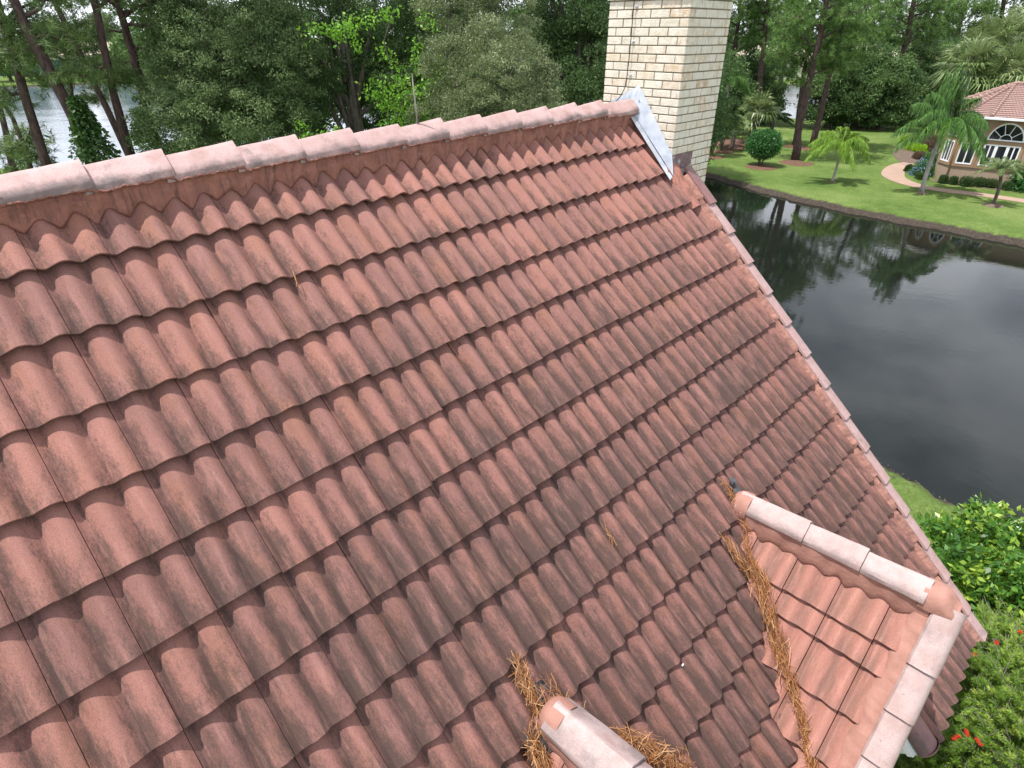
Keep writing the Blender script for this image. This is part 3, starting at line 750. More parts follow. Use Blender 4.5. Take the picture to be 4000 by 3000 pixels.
# ------------------------------------------------------------------ ground and water
WZ = -0.32
POND = [(5, 62), (9, 50), (13.5, 43.3), (15.8, 37.9), (19.4, 32.4), (21.8, 29.8), (23.9, 26.9), (29, 20), (38, 9), (46, -6), (20, 2), (12.5, 7.7), (10.0, 9.3), (9.3, 9.75), (8.75, 10.4), (8.4, 11.3), (7.4, 14), (4, 22), (-2, 36), (-6, 50), (-4, 62)]
LAKE = [(-16, 46), (-40, 44), (-75, 52), (-130, 60), (-150, 90), (-112, 108), (-91, 122.5), (-84, 129), (-73, 136), (-55, 140), (-30, 135), (-14, 110), (-10, 80)]
FARL = [(12, 78), (22, 74.5), (31, 73.8), (44, 73), (58, 80), (66, 100), (56, 128), (20, 132), (8, 100)]
def sdist(X, Y, poly):
    P = np.array(poly, float); d = np.full(X.shape, 1e9); ins = np.zeros(X.shape, bool); n = len(P)
    for i in range(n):
        a, b = P[i], P[(i+1) % n]; ab = b-a
        t = np.clip(((X-a[0])*ab[0]+(Y-a[1])*ab[1])/(ab@ab), 0, 1)
        d = np.minimum(d, np.hypot(X-a[0]-t*ab[0], Y-a[1]-t*ab[1]))
        c = ((a[1] > Y) != (b[1] > Y)) & (X < (b[0]-a[0])*(Y-a[1])/(b[1]-a[1]+1e-12)+a[0]); ins ^= c
    return np.where(ins, -d, d)
def chaik(p, k=2):
    p = np.array(p, float)
    for _ in range(k):
        q = np.roll(p, -1, 0); p = np.stack([p*.75+q*.25, p*.25+q*.75], 1).reshape(-1, 2)
    return p
KW = (8.0-WZ)/8.6
POND, LAKE, FARL = chaik(A_(*POND)*KW, 2), chaik(A_(*LAKE)*KW), chaik(A_(*FARL)*KW)
def axis(*segs):
    o = []
    for a, b, s in segs: o.append(np.arange(a, b, s))
    return np.concatenate(o+[[segs[-1][1]]])
gx_ = axis((-900, -160, 60), (-160, -20, 2.5), (-20, 4, 1.0), (4, 14, .3), (14, 36, .45), (36, 70, 2), (70, 900, 60))
gy_ = axis((-60, 4, 4), (4, 14, .25), (14, 26, .8), (26, 46, .4), (46, 80, 1.2), (80, 150, 2.5), (150, 1500, 80))
GX, GY = np.meshgrid(gx_, gy_)
def wob(X, Y): return .22*np.sin(X*1.3+Y*.7)+.15*np.sin(Y*2.1-X*.9)+.16*np.sin(X*4.1+1)*np.sin(Y*3.7)+.10*np.sin(X*7.3)*np.sin(Y*6.1+2)
def gheight(X, Y):
    s = np.minimum(np.minimum(sdist(X, Y, POND), sdist(X, Y, LAKE)), sdist(X, Y, FARL)) + wob(X, Y)*.55
    z = np.interp(s, [-6, -1.0, 0, .12, .30, .7], [-2.0, -1.0, WZ, WZ+.12, -.05, 0])
    return z + .03*np.sin(X*.5)*np.cos(Y*.43)*(s > 1.5)
GZ = gheight(GX, GY)
mb = MB(); mb.grid(np.stack([GX, GY, GZ], -1))
m, nt_, b_ = mat('lawn', (.1, .2, .03), .95, .1)
tc_ = N(nt_, 'ShaderNodeTexCoord'); V_ = tc_.outputs['Object']
gc = ramp(nt_, noise(nt_, .22, 5, .6, V_), [(.32, (.058, .105, .022)), (.48, (.090, .145, .032)), (.64, (.140, .190, .055))])  # noise mottling; darker patches also stand in for shade on the grass
gc = mixc(nt_, ramp(nt_, noise(nt_, 1.6, 6, .7, V_), [(.45, 0.), (.7, .6)]), gc, (.165, .215, .065))
gc = mixc(nt_, .8, gc, ramp(nt_, noise(nt_, 9, 7, .75, V_), [(.3, .25), (.7, .72)]), 'OVERLAY')
gc = mixc(nt_, ramp(nt_, noise(nt_, 5, 6, .75, V_), [(.62, 0.), (.75, .4)]), gc, (.21, .21, .09))
sx = N(nt_, 'ShaderNodeSeparateXYZ'); nt_.links.new(V_, sx.inputs[0])
mz = math_(nt_, 'ADD', sx.outputs[2], math_(nt_, 'MULTIPLY', math_(nt_, 'SUBTRACT', noise(nt_, 3, 5, .7, V_), .5), .16))
mud = ramp(nt_, noise(nt_, 8, 6, .8, V_), [(.3, (.030, .024, .019)), (.55, (.065, .052, .042)), (.8, (.15, .125, .10))])
gc = mixc(nt_, ramp(nt_, mz, [(.0, 1.), (1., 0.)]), gc, gc)
mr = N(nt_, 'ShaderNodeMapRange'); mr.inputs['From Min'].default_value = -.13; mr.inputs['From Max'].default_value = -.05
nt_.links.new(mz, mr.inputs['Value']); gc = mixc(nt_, mr.outputs[0], mud, gc)
nt_.links.new(gc, b_.inputs['Base Color']); bump(nt_, b_, noise(nt_, 14, 6, .8, V_), .8, .06)
tag(mb.build('ground', m, None, None, True), kind='structure')
def water(name, poly, ripple, c, sc_, grow=1.035, st=.25, rough=.03):
    m, nt, b = mat(name, c, rough, .5); b.inputs['IOR'].default_value = 1.33
    tc = N(nt, 'ShaderNodeTexCoord')
    f = math_(nt, 'ADD', noise(nt, 1, 3, .55, tc.outputs['Object'], (sc_, sc_*1.0, 1)), math_(nt, 'MULTIPLY', noise(nt, 1, 3, .6, tc.outputs['Object'], (sc_*.22, sc_*.35, 1)), 1.6))
    big = noise(nt, .11, 3, .5, tc.outputs['Object'])
    f = math_(nt, 'MULTIPLY', f, ramp(nt, big, [(.35, .35), (.62, 1.)]))
    bump(nt, b, f, st, ripple)
    cc = ramp(nt, noise(nt, .35, 4, .6), [(.3, tuple(x*.7 for x in c)), (.7, c)]); nt.links.new(cc, b.inputs['Base Color'])
    cen = poly.mean(0); P = cen+(poly-cen)*grow
    dlt = (poly-cen)/np.linalg.norm(poly-cen, axis=1)[:, None]; P = poly+dlt*1.6
    mb = MB(); mb.add(np.concatenate([P, np.full((len(P), 1), WZ)], 1), [list(range(len(P)))])
    o = mb.build(name, m); tag(o, kind='structure'); return o
import bmesh
def tri(o):
    bm = bmesh.new(); bm.from_mesh(o.data); bmesh.ops.triangulate(bm, faces=bm.faces[:]); bmesh.ops.recalc_face_normals(bm, faces=bm.faces[:])
    if bm.faces[0].normal.z < 0: bmesh.ops.reverse_faces(bm, faces=bm.faces[:])
    bm.to_mesh(o.data); bm.free()
tri(water('pond_water', POND, .012, (.009, .011, .009), 5.0, st=.13))
tri(water('lake_water', LAKE, .05, (.12, .15, .19), 2.4, st=.5, rough=.06))  # pale blue base colour stands in for bright sky reflected by the ripples
tri(water('lake_water', FARL, .05, (.13, .16, .20), 2.4, st=.9, rough=.08))  # far lake too has the sky's reflection put into its base colour
# path
def strip(name, pts, wd, z, material, kind='structure'):
    P = np.array(pts, float)
    t = np.linspace(0, len(P)-1, len(P)*8)
    # Catmull-Rom
    out = []
    for q in t:
        i = min(int(q), len(P)-2); f = q-i
        p0, p1, p2, p3 = P[max(i-1, 0)], P[i], P[i+1], P[min(i+2, len(P)-1)]
        out.append(.5*((2*p1)+(-p0+p2)*f+(2*p0-5*p1+4*p2-p3)*f*f+(-p0+3*p1-3*p2+p3)*f**3))
    C = np.array(out); T = np.gradient(C, axis=0); T /= np.linalg.norm(T, axis=1)[:, None]+1e-9
    n_ = np.stack([-T[:, 1], T[:, 0]], 1); wds = np.interp(np.linspace(0, 1, len(C)), np.linspace(0, 1, len(wd)), wd)[:, None]
    a, b = C-n_*wds/2, C+n_*wds/2
    V = np.stack([np.c_[a, gheight(a[:, 0], a[:, 1])+z-.03], np.c_[a, gheight(a[:, 0], a[:, 1])+z], np.c_[b, gheight(b[:, 0], b[:, 1])+z], np.c_[b, gheight(b[:, 0], b[:, 1])+z-.03]], 1)
    mb = MB(); mb.grid(V); return tag(mb.build(name, material), kind=kind)
M_PATH = simple('concrete path', (.36, .25, .185), (.30, .21, .165), 1.1, .9, .4, 12, .01)
g2 = lambda x, y: ground(x, y)[:2]
strip('path', [g2(3560, 642), g2(3520, 650), g2(3492, 668), g2(3490, 690), g2(3530, 712), g2(3600, 731), g2(3700, 746), g2(3850, 763), g2(4000, 786), g2(4200, 822)], [1.1, 1.25, 1.35, 1.2, 1.05, 1.0, 1.0, 1.0], .035, M_PATH)
M_MULCH = simple('pine straw mulch', (.165, .085, .055), (.095, .05, .034), 9, .95, 1.0, 22, .04)
M_SOIL = simple('bed soil', (.17, .12, .09), (.10, .075, .06), 4, .95, 1.0, 18, .04)
def bed(c, rx, ry, material, name='mulch_bed', h=.07, seed=0):
    g = np.random.default_rng(seed+int(c[0]*10)); an = np.linspace(0, 2*np.pi, 41); w_ = 1+.05*np.interp(an, np.linspace(0, 2*np.pi, 12), np.r_[(q := g.normal(0, 1, 11)), q[0]])
    V = [[(c[0]+rx*w_[i]*r*math.cos(a), c[1]+ry*w_[i]*r*math.sin(a), gheight(np.array([c[0]]), np.array([c[1]]))[0]+h*(1-r**3)-.01*(r == 1)+.012+g.normal(0, .004)*(r < 1)*(i % 40 > 0)) for i, a in enumerate(an)] for r in (.02, .35, .7, .9, 1.0)]
    mb = MB(); mb.grid(np.array(V)); return tag(mb.build(name, material, None, None, True), kind='structure')
for (x, y, r, mt) in ((3110, 636, 1.15, M_MULCH), (3105, 575, .9, M_MULCH), (3170, 583, 1.0, M_MULCH), (2972, 655, 1.05, M_MULCH), (2778, 614, 1.0, M_MULCH), (2822, 592, .9, M_MULCH), (3878, 803, .5, M_SOIL), (3250, 712, .25, M_SOIL), (3599, 757, .3, M_SOIL)):
    bed(ground(x, y), r, r*1.05, mt)
bed(ground(2890, 563), 2.6, 3.2, M_MULCH)
strip('planting_bed', [g2(3655, 700), g2(3720, 712), g2(3800, 722), g2(3950, 738), g2(4150, 760)], [1.5, 1.3, 1.3, 1.4], .02, M_SOIL)
strip('planting_bed', [g2(3520, 575), g2(3545, 600), g2(3575, 632), g2(3625, 680)], [1.2, 2.2, 2.2, 1.6], .02, M_SOIL)

# ------------------------------------------------------------------ vegetation builders
def rdirs(n, g): d = g.normal(0, 1, (n, 3)); return d/np.linalg.norm(d, axis=1)[:, None]
def leaves(mb, P, d, size, tint, g, asp=.42, fold=0.0):
    """diamond leaves at P pointing along d"""
    n = len(P); size = np.broadcast_to(size, (n,))[:, None]
    s = np.cross(d, rdirs(n, g)); s /= np.linalg.norm(s, axis=1)[:, None]+1e-9
    V = np.stack([P, P+d*size*.45+s*size*asp*.5, P+d*size, P+d*size*.45-s*size*asp*.5], 1).reshape(-1, 3)
    F = np.arange(n)[:, None]*4+np.arange(4)[None]
    t = np.repeat(np.clip(tint, 0, 1), 4); mb.add(V, F, np.stack([t, t, t], 1))
def clumps(lobes, spacing, g):
    C = []
    for (cx, cy, cz_, rx, ry, rz) in lobes:
        area = 4*math.pi*((rx*ry)**1.6/3+(rx*rz)**1.6/3+(ry*rz)**1.6/3)**(1/1.6)
        n = int(area/spacing**2)
        d = rdirs(n, g); rr = g.uniform(.55, 1.03, n)**.6
        C.append(A_(cx, cy, cz_)+d*rr[:, None]*A_(rx, ry, rz))
    return np.concatenate(C)
def crown(lobes, leaf, per, spacing, g, asp=.42, droop=0.0, flat=.6, tb=.5):
    C = clumps(lobes, spacing, g); k = len(C); mb = MB()
    n = k*per; i = np.repeat(np.arange(k), per)
    off = g.normal(0, 1, (n, 3)); off *= (g.random((n, 1))**.4)/np.linalg.norm(off, axis=1)[:, None]
    rad = g.uniform(.5, 1.1, k)*spacing*.85
    P = C[i]+off*rad[i][:, None]*A_(1, 1, flat)
    cen = np.mean(np.array(lobes)[:, :3], 0)
    d = rdirs(n, g)*.9+off*.6+A_(0, 0, -droop); d /= np.linalg.norm(d, axis=1)[:, None]
    tint = tb+g.normal(0, .24, k)[i]+g.normal(0, .17, n)
    leaves(mb, P, d, leaf*g.uniform(.7, 1.25, n), tint, g, asp)
    return mb, C
def limbs(mb, base, top, r0, C, g, nl=8, fork=.35, n=8, mul=1.0):
    base, top = A_(*base), A_(*top); k = 7; w_ = g.normal(0, .015*np.linalg.norm(top-base), (k, 3)); w_[0] = 0
    s = np.linspace(0, 1, k)[:, None]; P = base*(1-s)+top*s+w_*s
    rad = r0*(1-.75*s[:, 0]); rad[0] *= 1.35
    mb.tube(P, rad, n, jit=.06)
    for j in g.choice(len(C), min(nl, len(C)), replace=False):
        q = fork+g.random()*(.95-fork); a = P[0]*(1-q)+P[-1]*q; b = C[j]
        mid = (a+b)/2+g.normal(0, .12, 3)*np.linalg.norm(b-a)*.5+A_(0, 0, .08*np.linalg.norm(b-a))
        t = np.linspace(0, 1, 6)[:, None]; Q = a*(1-t)**2+2*mid*t*(1-t)+b*t**2
        mb.tube(Q, r0*.34*mul*(1-.85*t[:, 0]), 6)
SCALE_LEAF = 1.0
def tree(name, label, cat, group, base, top, r0, lobes, leaf, per, spacing, lm, bm_=None, seed=0, nl=9, droop=0., asp=.42, extra=None, flat=.6, fork=.3):
    g = np.random.default_rng(seed)
    root = empty(name, base, label, cat, group)
    mbc, C = crown(lobes, leaf, per, spacing, g, asp, droop, flat)
    mt = MB(); limbs(mt, base, top, r0, C, g, nl, fork); mt.build('trunk', bm_ or B_OAK, root, None, True)
    mbc.build('crown', lm, root)
    return root, C
# ---- pines
def tufts(mb, C, g, n=16, L_=.28, wd=.010, up=.25):
    k = len(C); i = np.repeat(np.arange(k), n); N_ = k*n
    axis_ = rdirs(k, g)+A_(0, 0, up); axis_ /= np.linalg.norm(axis_, axis=1)[:, None]
    d = axis_[i]*.75+rdirs(N_, g)*.8+A_(0, 0, -.05); d /= np.linalg.norm(d, axis=1)[:, None]
    P = C[i]+axis_[i]*g.uniform(-.12, .1, (N_, 1)); ln = L_*g.uniform(.7, 1.15, (N_, 1))
    s = np.cross(d, rdirs(N_, g)); s /= np.linalg.norm(s, axis=1)[:, None]
    dr = A_(0, 0, -1)*ln*.12
    V = np.stack([P-s*wd, P+s*wd, P+d*ln+dr], 1).reshape(-1, 3); F = np.arange(N_)[:, None]*3+np.arange(3)[None]
    t = np.repeat(np.clip(.5+g.normal(0, .2, k)[i]+g.normal(0, .13, N_), 0, 1), 3); mb.add(V, F, np.stack([t, t, t], 1))
def pine(label, pts, rads, branches, seed, lm=L_PINE, group=None, tl=.28, twd=.010, per=18, name='pine_tree', nt_=46, spread=.7):
    """pts: trunk points; branches: list of (t, dx, dy, dz, size) side limbs carrying needle tufts"""
    g = np.random.default_rng(seed); P = np.array(pts, float); root = empty(name, P[0], label, 'pine tree', group)
    t0 = np.linspace(0, len(P)-1, 14); Q = np.stack([np.interp(t0, range(len(P)), P[:, k]) for k in range(3)], 1)
    Q[1:] += g.normal(0, .03, (13, 3))*A_(1, 1, 0); rr = np.interp(t0, np.linspace(0, len(P)-1, len(rads)), rads)
    mt = MB(); mt.tube(Q, rr, 12, jit=.07); C = []
    for (t, dx, dy, dz, sz) in branches:
        a = Q[0]+(Q[-1]-Q[0])*t; idx = t*13; i = min(int(idx), 12); a = Q[i]*(1-(idx-i))+Q[i+1]*(idx-i)
        b = a+A_(dx, dy, dz); mid = (a+b)/2+A_(0, 0, .18*np.linalg.norm(b-a)); tt = np.linspace(0, 1, 8)[:, None]
        B = a*(1-tt)**2+2*mid*tt*(1-tt)+b*tt**2; B[1:] += g.normal(0, .03*sz, (7, 3))
        r_b = max(.018, .035*math.sqrt(sz)+.01*np.linalg.norm(b-a)); mt.tube(B, r_b*(1-.7*tt[:, 0]), 7)
        for _ in range(int(nt_*sz)):
            q = g.uniform(.45, 1.0); j = int(q*7); c = B[j]
            off = rdirs(1, g)[0]*g.random()**.5*spread*sz**.5*A_(1, 1, .55)*1.0; e = c+off
            C.append(e)
            if _ % 4 == 0: mt.tube([c, (c+e)/2+A_(0, 0, .04), e], [.014, .010, .006], 4, cap=False)
    mt.build('trunk', B_PINE, root, None, True)
    mb = MB(); tufts(mb, np.array(C), g, per, tl, twd); mb.build('crown', lm, root); return root
# ---- palms
def pinnate(mb, path, g, L_=.45, n=60, wd=.018, droop=.6, mt=None, r=.018):
    P = np.array(path); k = len(P); t0 = np.linspace(0, k-1, n); C = np.stack([np.interp(t0, range(k), P[:, j]) for j in range(3)], 1)
    T = np.gradient(C, axis=0); T /= np.linalg.norm(T, axis=1)[:, None]
    sd_ = np.cross(T, A_(0, 0, 1)); sd_ /= np.linalg.norm(sd_, axis=1)[:, None]+1e-6
    up_ = np.cross(sd_, T)
    s = np.linspace(0, 1, n)[:, None]; ln = L_*(np.sin(np.pi*np.clip(s*.86+.12, 0, 1))**.6)
    for sg in (-1, 1):
        for rep in (0, 1):
            d = sd_*sg*g.uniform(.5, 1.0, (n, 1))+T*.6+up_*g.uniform(-.3, .5, (n, 1))+g.normal(0, .2, (n, 3)); d /= np.linalg.norm(d, axis=1)[:, None]
            a = C+T*.01*rep; b = a+d*ln*.42-A_(0, 0, 1)*ln*droop*.16; e = a+d*ln*.62-A_(0, 0, 1)*ln*droop*g.uniform(.7, 1.15, (n, 1))
            wv = np.cross(d, A_(0, 0, 1)); wv /= np.linalg.norm(wv, axis=1)[:, None]+1e-6; wv = wv*wd
            V = np.stack([a-wv*.5, a+wv*.5, b+wv, b-wv, e], 1).reshape(-1, 3); o_ = np.arange(n)[:, None]*5
            t = np.repeat(np.clip(.5+g.normal(0, .2, n), 0, 1), 5); tt = np.stack([t, t, t], 1)
            mb.add(V, o_+np.array([[0, 1, 2, 3]]), tt); mb.f.append(o_+np.array([[3, 2, 4]])+mb.n-len(V))
    mb.tube(P, np.linspace(r, r*.25, k), 6, t=(.75,)*3)
def feather_palm(name, label, base, top, r0, r1_, fronds, L_, lm, seed, bm_=None, cat='palm tree', group=None, wd=.018, shaft=None, n=60, curve=(0, 0, 0), droop=.9):
    g = np.random.default_rng(seed); base, top = A_(*base), A_(*top); root = empty(name, base, label, cat, group)
    t = np.linspace(0, 1, 12)[:, None]; P = base*(1-t)+top*t+A_(*curve)*np.sin(np.pi*t)
    mt = MB(); rr = r0*(1-t[:, 0])+r1_*t[:, 0]; rr[0] *= 1.25; mt.tube(P, rr, 12, jit=.03); mt.build('trunk', bm_ or B_PALM, root, None, True)
    for (a, el, ln, dr) in fronds:
        a, el = R(a), R(el); d = A_(math.cos(a)*math.cos(el), math.sin(a)*math.cos(el), math.sin(el)); s = np.linspace(0, 1, 14)[:, None]
        path = top+d*ln*s-A_(0, 0, 1)*ln*dr*s**2.2
        mb = MB(); pinnate(mb, path, g, L_, n, wd, droop); mb.build('frond', lm, root)
    if shaft:
        mb = MB(); mb.tube([top-A_(0, 0, .1), top+A_(0, 0, shaft*.5), top+A_(0, 0, shaft)], [r1_*1.6, r1_*1.9, r1_*.5], 10, jit=.1); mb.build('crownshaft', B_OAK, root, None, True)
    return root
def fan(mb, c, d, L_, g, n=22, droop=.35, wd=.03):
    d = d/np.linalg.norm(d); s = np.cross(d, A_(0, 0, 1)); s /= np.linalg.norm(s)+1e-6; u = np.cross(s, d)
    hub = c+d*L_*.75; mb.tube([c, c+d*L_*.4+A_(0, 0, .03), hub], [.018, .014, .01], 5, t=(.8,)*3)
    an = np.linspace(-1.95, 1.95, n)+g.normal(0, .04, n); dd = d*np.cos(an)[:, None]+s*np.sin(an)[:, None]+u*.18
    ln = L_*(.78+.22*np.cos(an*.5))[:, None]*g.uniform(.85, 1.1, (n, 1))
    a = np.repeat(hub[None], n, 0); b = a+dd*ln*.55; e = a+dd*ln-A_(0, 0, 1)*ln*droop*g.uniform(.6, 1.4, (n, 1))
    wv = np.cross(dd, u); wv /= np.linalg.norm(wv, axis=1)[:, None]+1e-6; wv *= wd
    V = np.stack([a-wv*.3, a+wv*.3, b+wv, b-wv, e], 1).reshape(-1, 3); o_ = np.arange(n)[:, None]*5
    t = np.repeat(np.clip(.5+g.normal(0, .12)+g.normal(0, .15, n), 0, 1), 5)
    mb.add(V, o_+np.array([[0, 1, 2, 3]]), np.stack([t]*3, 1)); mb.f.append(o_+np.array([[3, 2, 4]])+mb.n-len(V))
def fan_palm(name, label, base, top, r0, nf, L_, seed, lm=L_SABAL, group=None, wd=.03, el0=-50):
    g = np.random.default_rng(seed); base, top = A_(*base), A_(*top); root = empty(name, base, label, 'palm tree', group)
    mt = MB(); t = np.linspace(0, 1, 8)[:, None]; mt.tube(base*(1-t)+top*t, r0*(1.1-.2*t[:, 0]), 10, jit=.12); mt.build('trunk', B_OAK, root, None, True)
    for i in range(nf):
        a = i*2.39996+g.normal(0, .2); el = R(g.uniform(el0, 75)); d = A_(math.cos(a)*math.cos(el), math.sin(a)*math.cos(el), math.sin(el))
        mb = MB(); fan(mb, top, d, L_*g.uniform(.85, 1.1), g, 22, .3 if el > 0 else .45, wd); mb.build('frond', lm, root)
    return root
def shrub(name, label, c, r, h, leaf, n, lm, seed, group=None, cat='shrub', stems=0, boxy=.0, flower=None, z0=0.0):
    g = np.random.default_rng(seed); c = A_(*c); root = empty(name, c, label, cat, group)
    d = rdirs(n, g); d[:, 2] = np.abs(d[:, 2])*1.0 if z0 == 0 else d[:, 2]
    if boxy: d = np.sign(d)*np.abs(d)**(1-boxy); d /= np.maximum(np.abs(d).max(1), np.linalg.norm(d, axis=1)*.9)[:, None]
    rr = g.uniform(.72, 1.02, n)[:, None]
    lump = 1+.06*np.sin(d[:, :1]*9+seed)*np.sin(d[:, 1:2]*8)+.05*np.sin(d[:, 2:]*11)
    rad = A_(*(r if hasattr(r, '__len__') else (r, r)), h if z0 == 0 else h/2)
    P = c+A_(0, 0, 0 if z0 == 0 else z0+h/2)+d*rr*lump*rad
    dl = d*.6+rdirs(n, g)*.8; dl /= np.linalg.norm(dl, axis=1)[:, None]
    mb = MB(); leaves(mb, P, dl, leaf*g.uniform(.7, 1.3, n), .5+g.normal(0, .2, n), g, .5)
    # inner leaves, larger and darker than the outer ones
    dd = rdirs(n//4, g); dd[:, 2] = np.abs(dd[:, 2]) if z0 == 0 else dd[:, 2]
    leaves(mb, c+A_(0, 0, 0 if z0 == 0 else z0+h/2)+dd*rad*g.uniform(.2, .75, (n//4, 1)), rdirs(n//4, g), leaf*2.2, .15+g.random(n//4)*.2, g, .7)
    mb.build('foliage', lm, root)
    mt = MB()
    for k in range(max(stems, 3)):
        a = g.random()*6.28; b = c+A_(math.cos(a)*rad[0]*.5, math.sin(a)*rad[1]*.5, (z0+h*.5)); mt.tube([c+A_(math.cos(a)*.05, math.sin(a)*.05, -.03), c*.6+b*.4+A_(0, 0, .05), b], [.035 if stems else .015, .025 if stems else .01, .008], 6)
    mt.build('stem', B_OAK, root, None, True)
    if flower:
        k = flower; dd = rdirs(k, g); dd[:, 2] = np.abs(dd[:, 2]); cl = g.choice(k, 14); P = c+dd[cl[g.integers(0, 14, k*5)]]*rad*1.02+g.normal(0, .10, (k*5, 3))
        mb = MB(); leaves(mb, P, rdirs(k*5, g), .055, g.random(k*5), g, .9); mb.build('blossom', L_BLUE, root)
    return root

# ------------------------------------------------------------------ left pines by the lake
def lp(x, y, Y): return atY(x, y, Y)
def trunkline(px, Y, r, top=14.0):
    """trunk through two or more photo points at distance Y, continued to the ground and up"""
    P = [lp(x, y, Y) for x, y in px]; P = sorted(P, key=lambda q: q[2])
    lo = P[0]; d = (P[1]-P[0]); d = d/d[2] if d[2] > .1 else A_(0, 0, 1); d0 = A_(d[0]*.35, 0, 1)
    b = lo-d0*lo[2]; b[2] = -.05
    hi = P[-1]; dh = P[-1]-P[-2]; dh = dh/dh[2]; t = hi+dh*(top-hi[2])*.9
    return [b]+P+[t]
LG = 'tall pines on the bank behind the ridge'
def lpine(label, px, Y, r, br, seed, **k): return pine(label, trunkline(px, Y, r), [r*1.0, r*.82, r*.66, r*.3], br, seed, group=LG, **k)
top_br = [(.72, 1.6, .4, .5, 1.1), (.76, -1.8, .3, .5, 1.1), (.8, .8, -1.5, .6, 1.1), (.84, -1.0, 1.3, .6, 1.1), (.88, 1.5, .8, .6, 1.1), (.92, -1.2, -.8, .5, 1.0), (.97, .4, .3, .6, 1.0), (.99, -.4, .1, .8, 1.0)]
lpine('leftmost leaning pine trunk at the photo edge with shaggy needle clumps', [(180, 650), (95, 350), (5, 60)], 20, .17, [(.62, -1.2, -.3, -.1, 1.5), (.55, .8, .2, -.2, .9), (.5, -.9, 0, -.4, 1.3), (.68, .9, .4, .2, 1.4)]+top_br, 31)
lpine('leaning pine trunk with thick ivy climbing its base, second from the left', [(345, 600), (235, 350), (75, 50)], 19, .21, [(.55, 1.1, .1, -.1, 1.0), (.66, .9, -.2, .1, 1.2), (.62, -.9, .2, .0, 1.1), (.7, -1.0, .6, .1, 1.4)]+top_br, 32)
lpine('thin brown leaning pine crossing behind the others toward the lake', [(500, 595), (345, 275), (205, 0)], 25, .15, [(.5, .6, .3, .0, 1.1), (.56, -1.0, .2, .0, 1.2), (.64, 1.0, .1, .2, 1.0), (.6, -1.2, .1, .1, 1.1)]+top_br, 33)
lpine('straight scaly pine trunk third from the right of the lakeside row', [(511, 605), (435, 323), (365, 0)], 21, .16, [(.5, .45, 0, .05, .8), (.55, -1.1, .2, -.15, 1.1), (.52, .8, .3, -.1, .7)]+top_br, 34)
lpine('pine trunk with two arching bare limbs beside the dense grey-green oak', [(585, 470), (541, 294), (511, 176), (464, 0)], 22, .17, [(.56, 1.6, .1, -.25, 1.0), (.69, 1.6, .2, -.35, 1.2), (.66, -1.7, .2, -.35, .5), (.74, 1.9, 0, .1, 1.4), (.48, -.6, .2, -.1, .6)]+top_br, 35)
lpine('dark low pine at the left edge with hanging needle clumps over the water', [(60, 680), (0, 420)], 23, .14, [(.25, .5, 0, .1, 1.3), (.32, -.6, 0, .1, 1.3), (.38, .7, 0, 0, 1.3), (.45, 0, .3, 0, 1.2)], 36)
lpine('thin pine stem low beside the leftmost trunk', [(125, 660), (60, 480), (0, 380)], 21, .09, [(.3, .5, 0, .1, .9), (.36, -.4, .1, .1, 1.2), (.42, .6, 0, 0, 1.0)], 37)
# loose needle sprays at mid-height over the lake belong to a young pine
pine('young pine with drooping needle sprays in front of the lake and fence', [lp(330, 640, 26)*A_(1, 1, 0), lp(300, 480, 26), lp(262, 250, 26), lp(235, 120, 26)], [.12, .1, .07, .03],
     [(.45, 1.2, .1, .1, 1.3), (.55, -1.0, .1, .1, 1.2), (.6, 1.7, .2, .2, 1.5), (.68, -1.5, 0, .2, 1.4), (.75, 1.5, .1, .2, 1.3), (.82, -1.1, .1, .2, 1.2), (.9, .9, .1, .2, 1.1), (1.0, 0, 0, .4, 1.2)], 38, group=LG)
# ivy on the second pine
def ivy(label, pts, rad, n, leaf, lm, seed):
    g = np.random.default_rng(seed); P = np.array(pts); k = len(P); t = g.random(n)*(k-1); i = np.minimum(t.astype(int), k-2); f = (t-i)[:, None]
    rr = np.interp(t, np.linspace(0, k-1, len(rad)), rad)*g.uniform(.5, 1.05, n); d = rdirs(n, g)*A_(1, 1, .5); C = P[i]*(1-f)+P[i+1]*f+d*rr[:, None]
    root = empty('climbing_vine', P[0], label, 'vine'); mb = MB(); leaves(mb, C, rdirs(n, g)*.7+d*.5-A_(0, 0, .3), leaf*g.uniform(.6, 1.3, n), .5+g.normal(0, .22, n), g, .75); mb.build('foliage', lm, root)
    mt = MB(); mt.tube(P, .02, 6); mt.build('stem', B_OAK, root, None, True)
ivy('dark ivy swelling around the base of the leaning pine', [lp(400, 700, 18.6), lp(372, 600, 18.6), lp(345, 520, 18.6), lp(322, 450, 18.6), lp(290, 380, 18.6)], [.85, .62, .42, .25, .12], 3600, .12, L_IVY, 41)
ivy('bright green vine on the pine trunk at the left of the oak', [lp(570, 560, 21.6), lp(560, 500, 21.6), lp(557, 455, 21.6)], [.35, .28, .2], 500, .14, L_BRIGHT, 42)

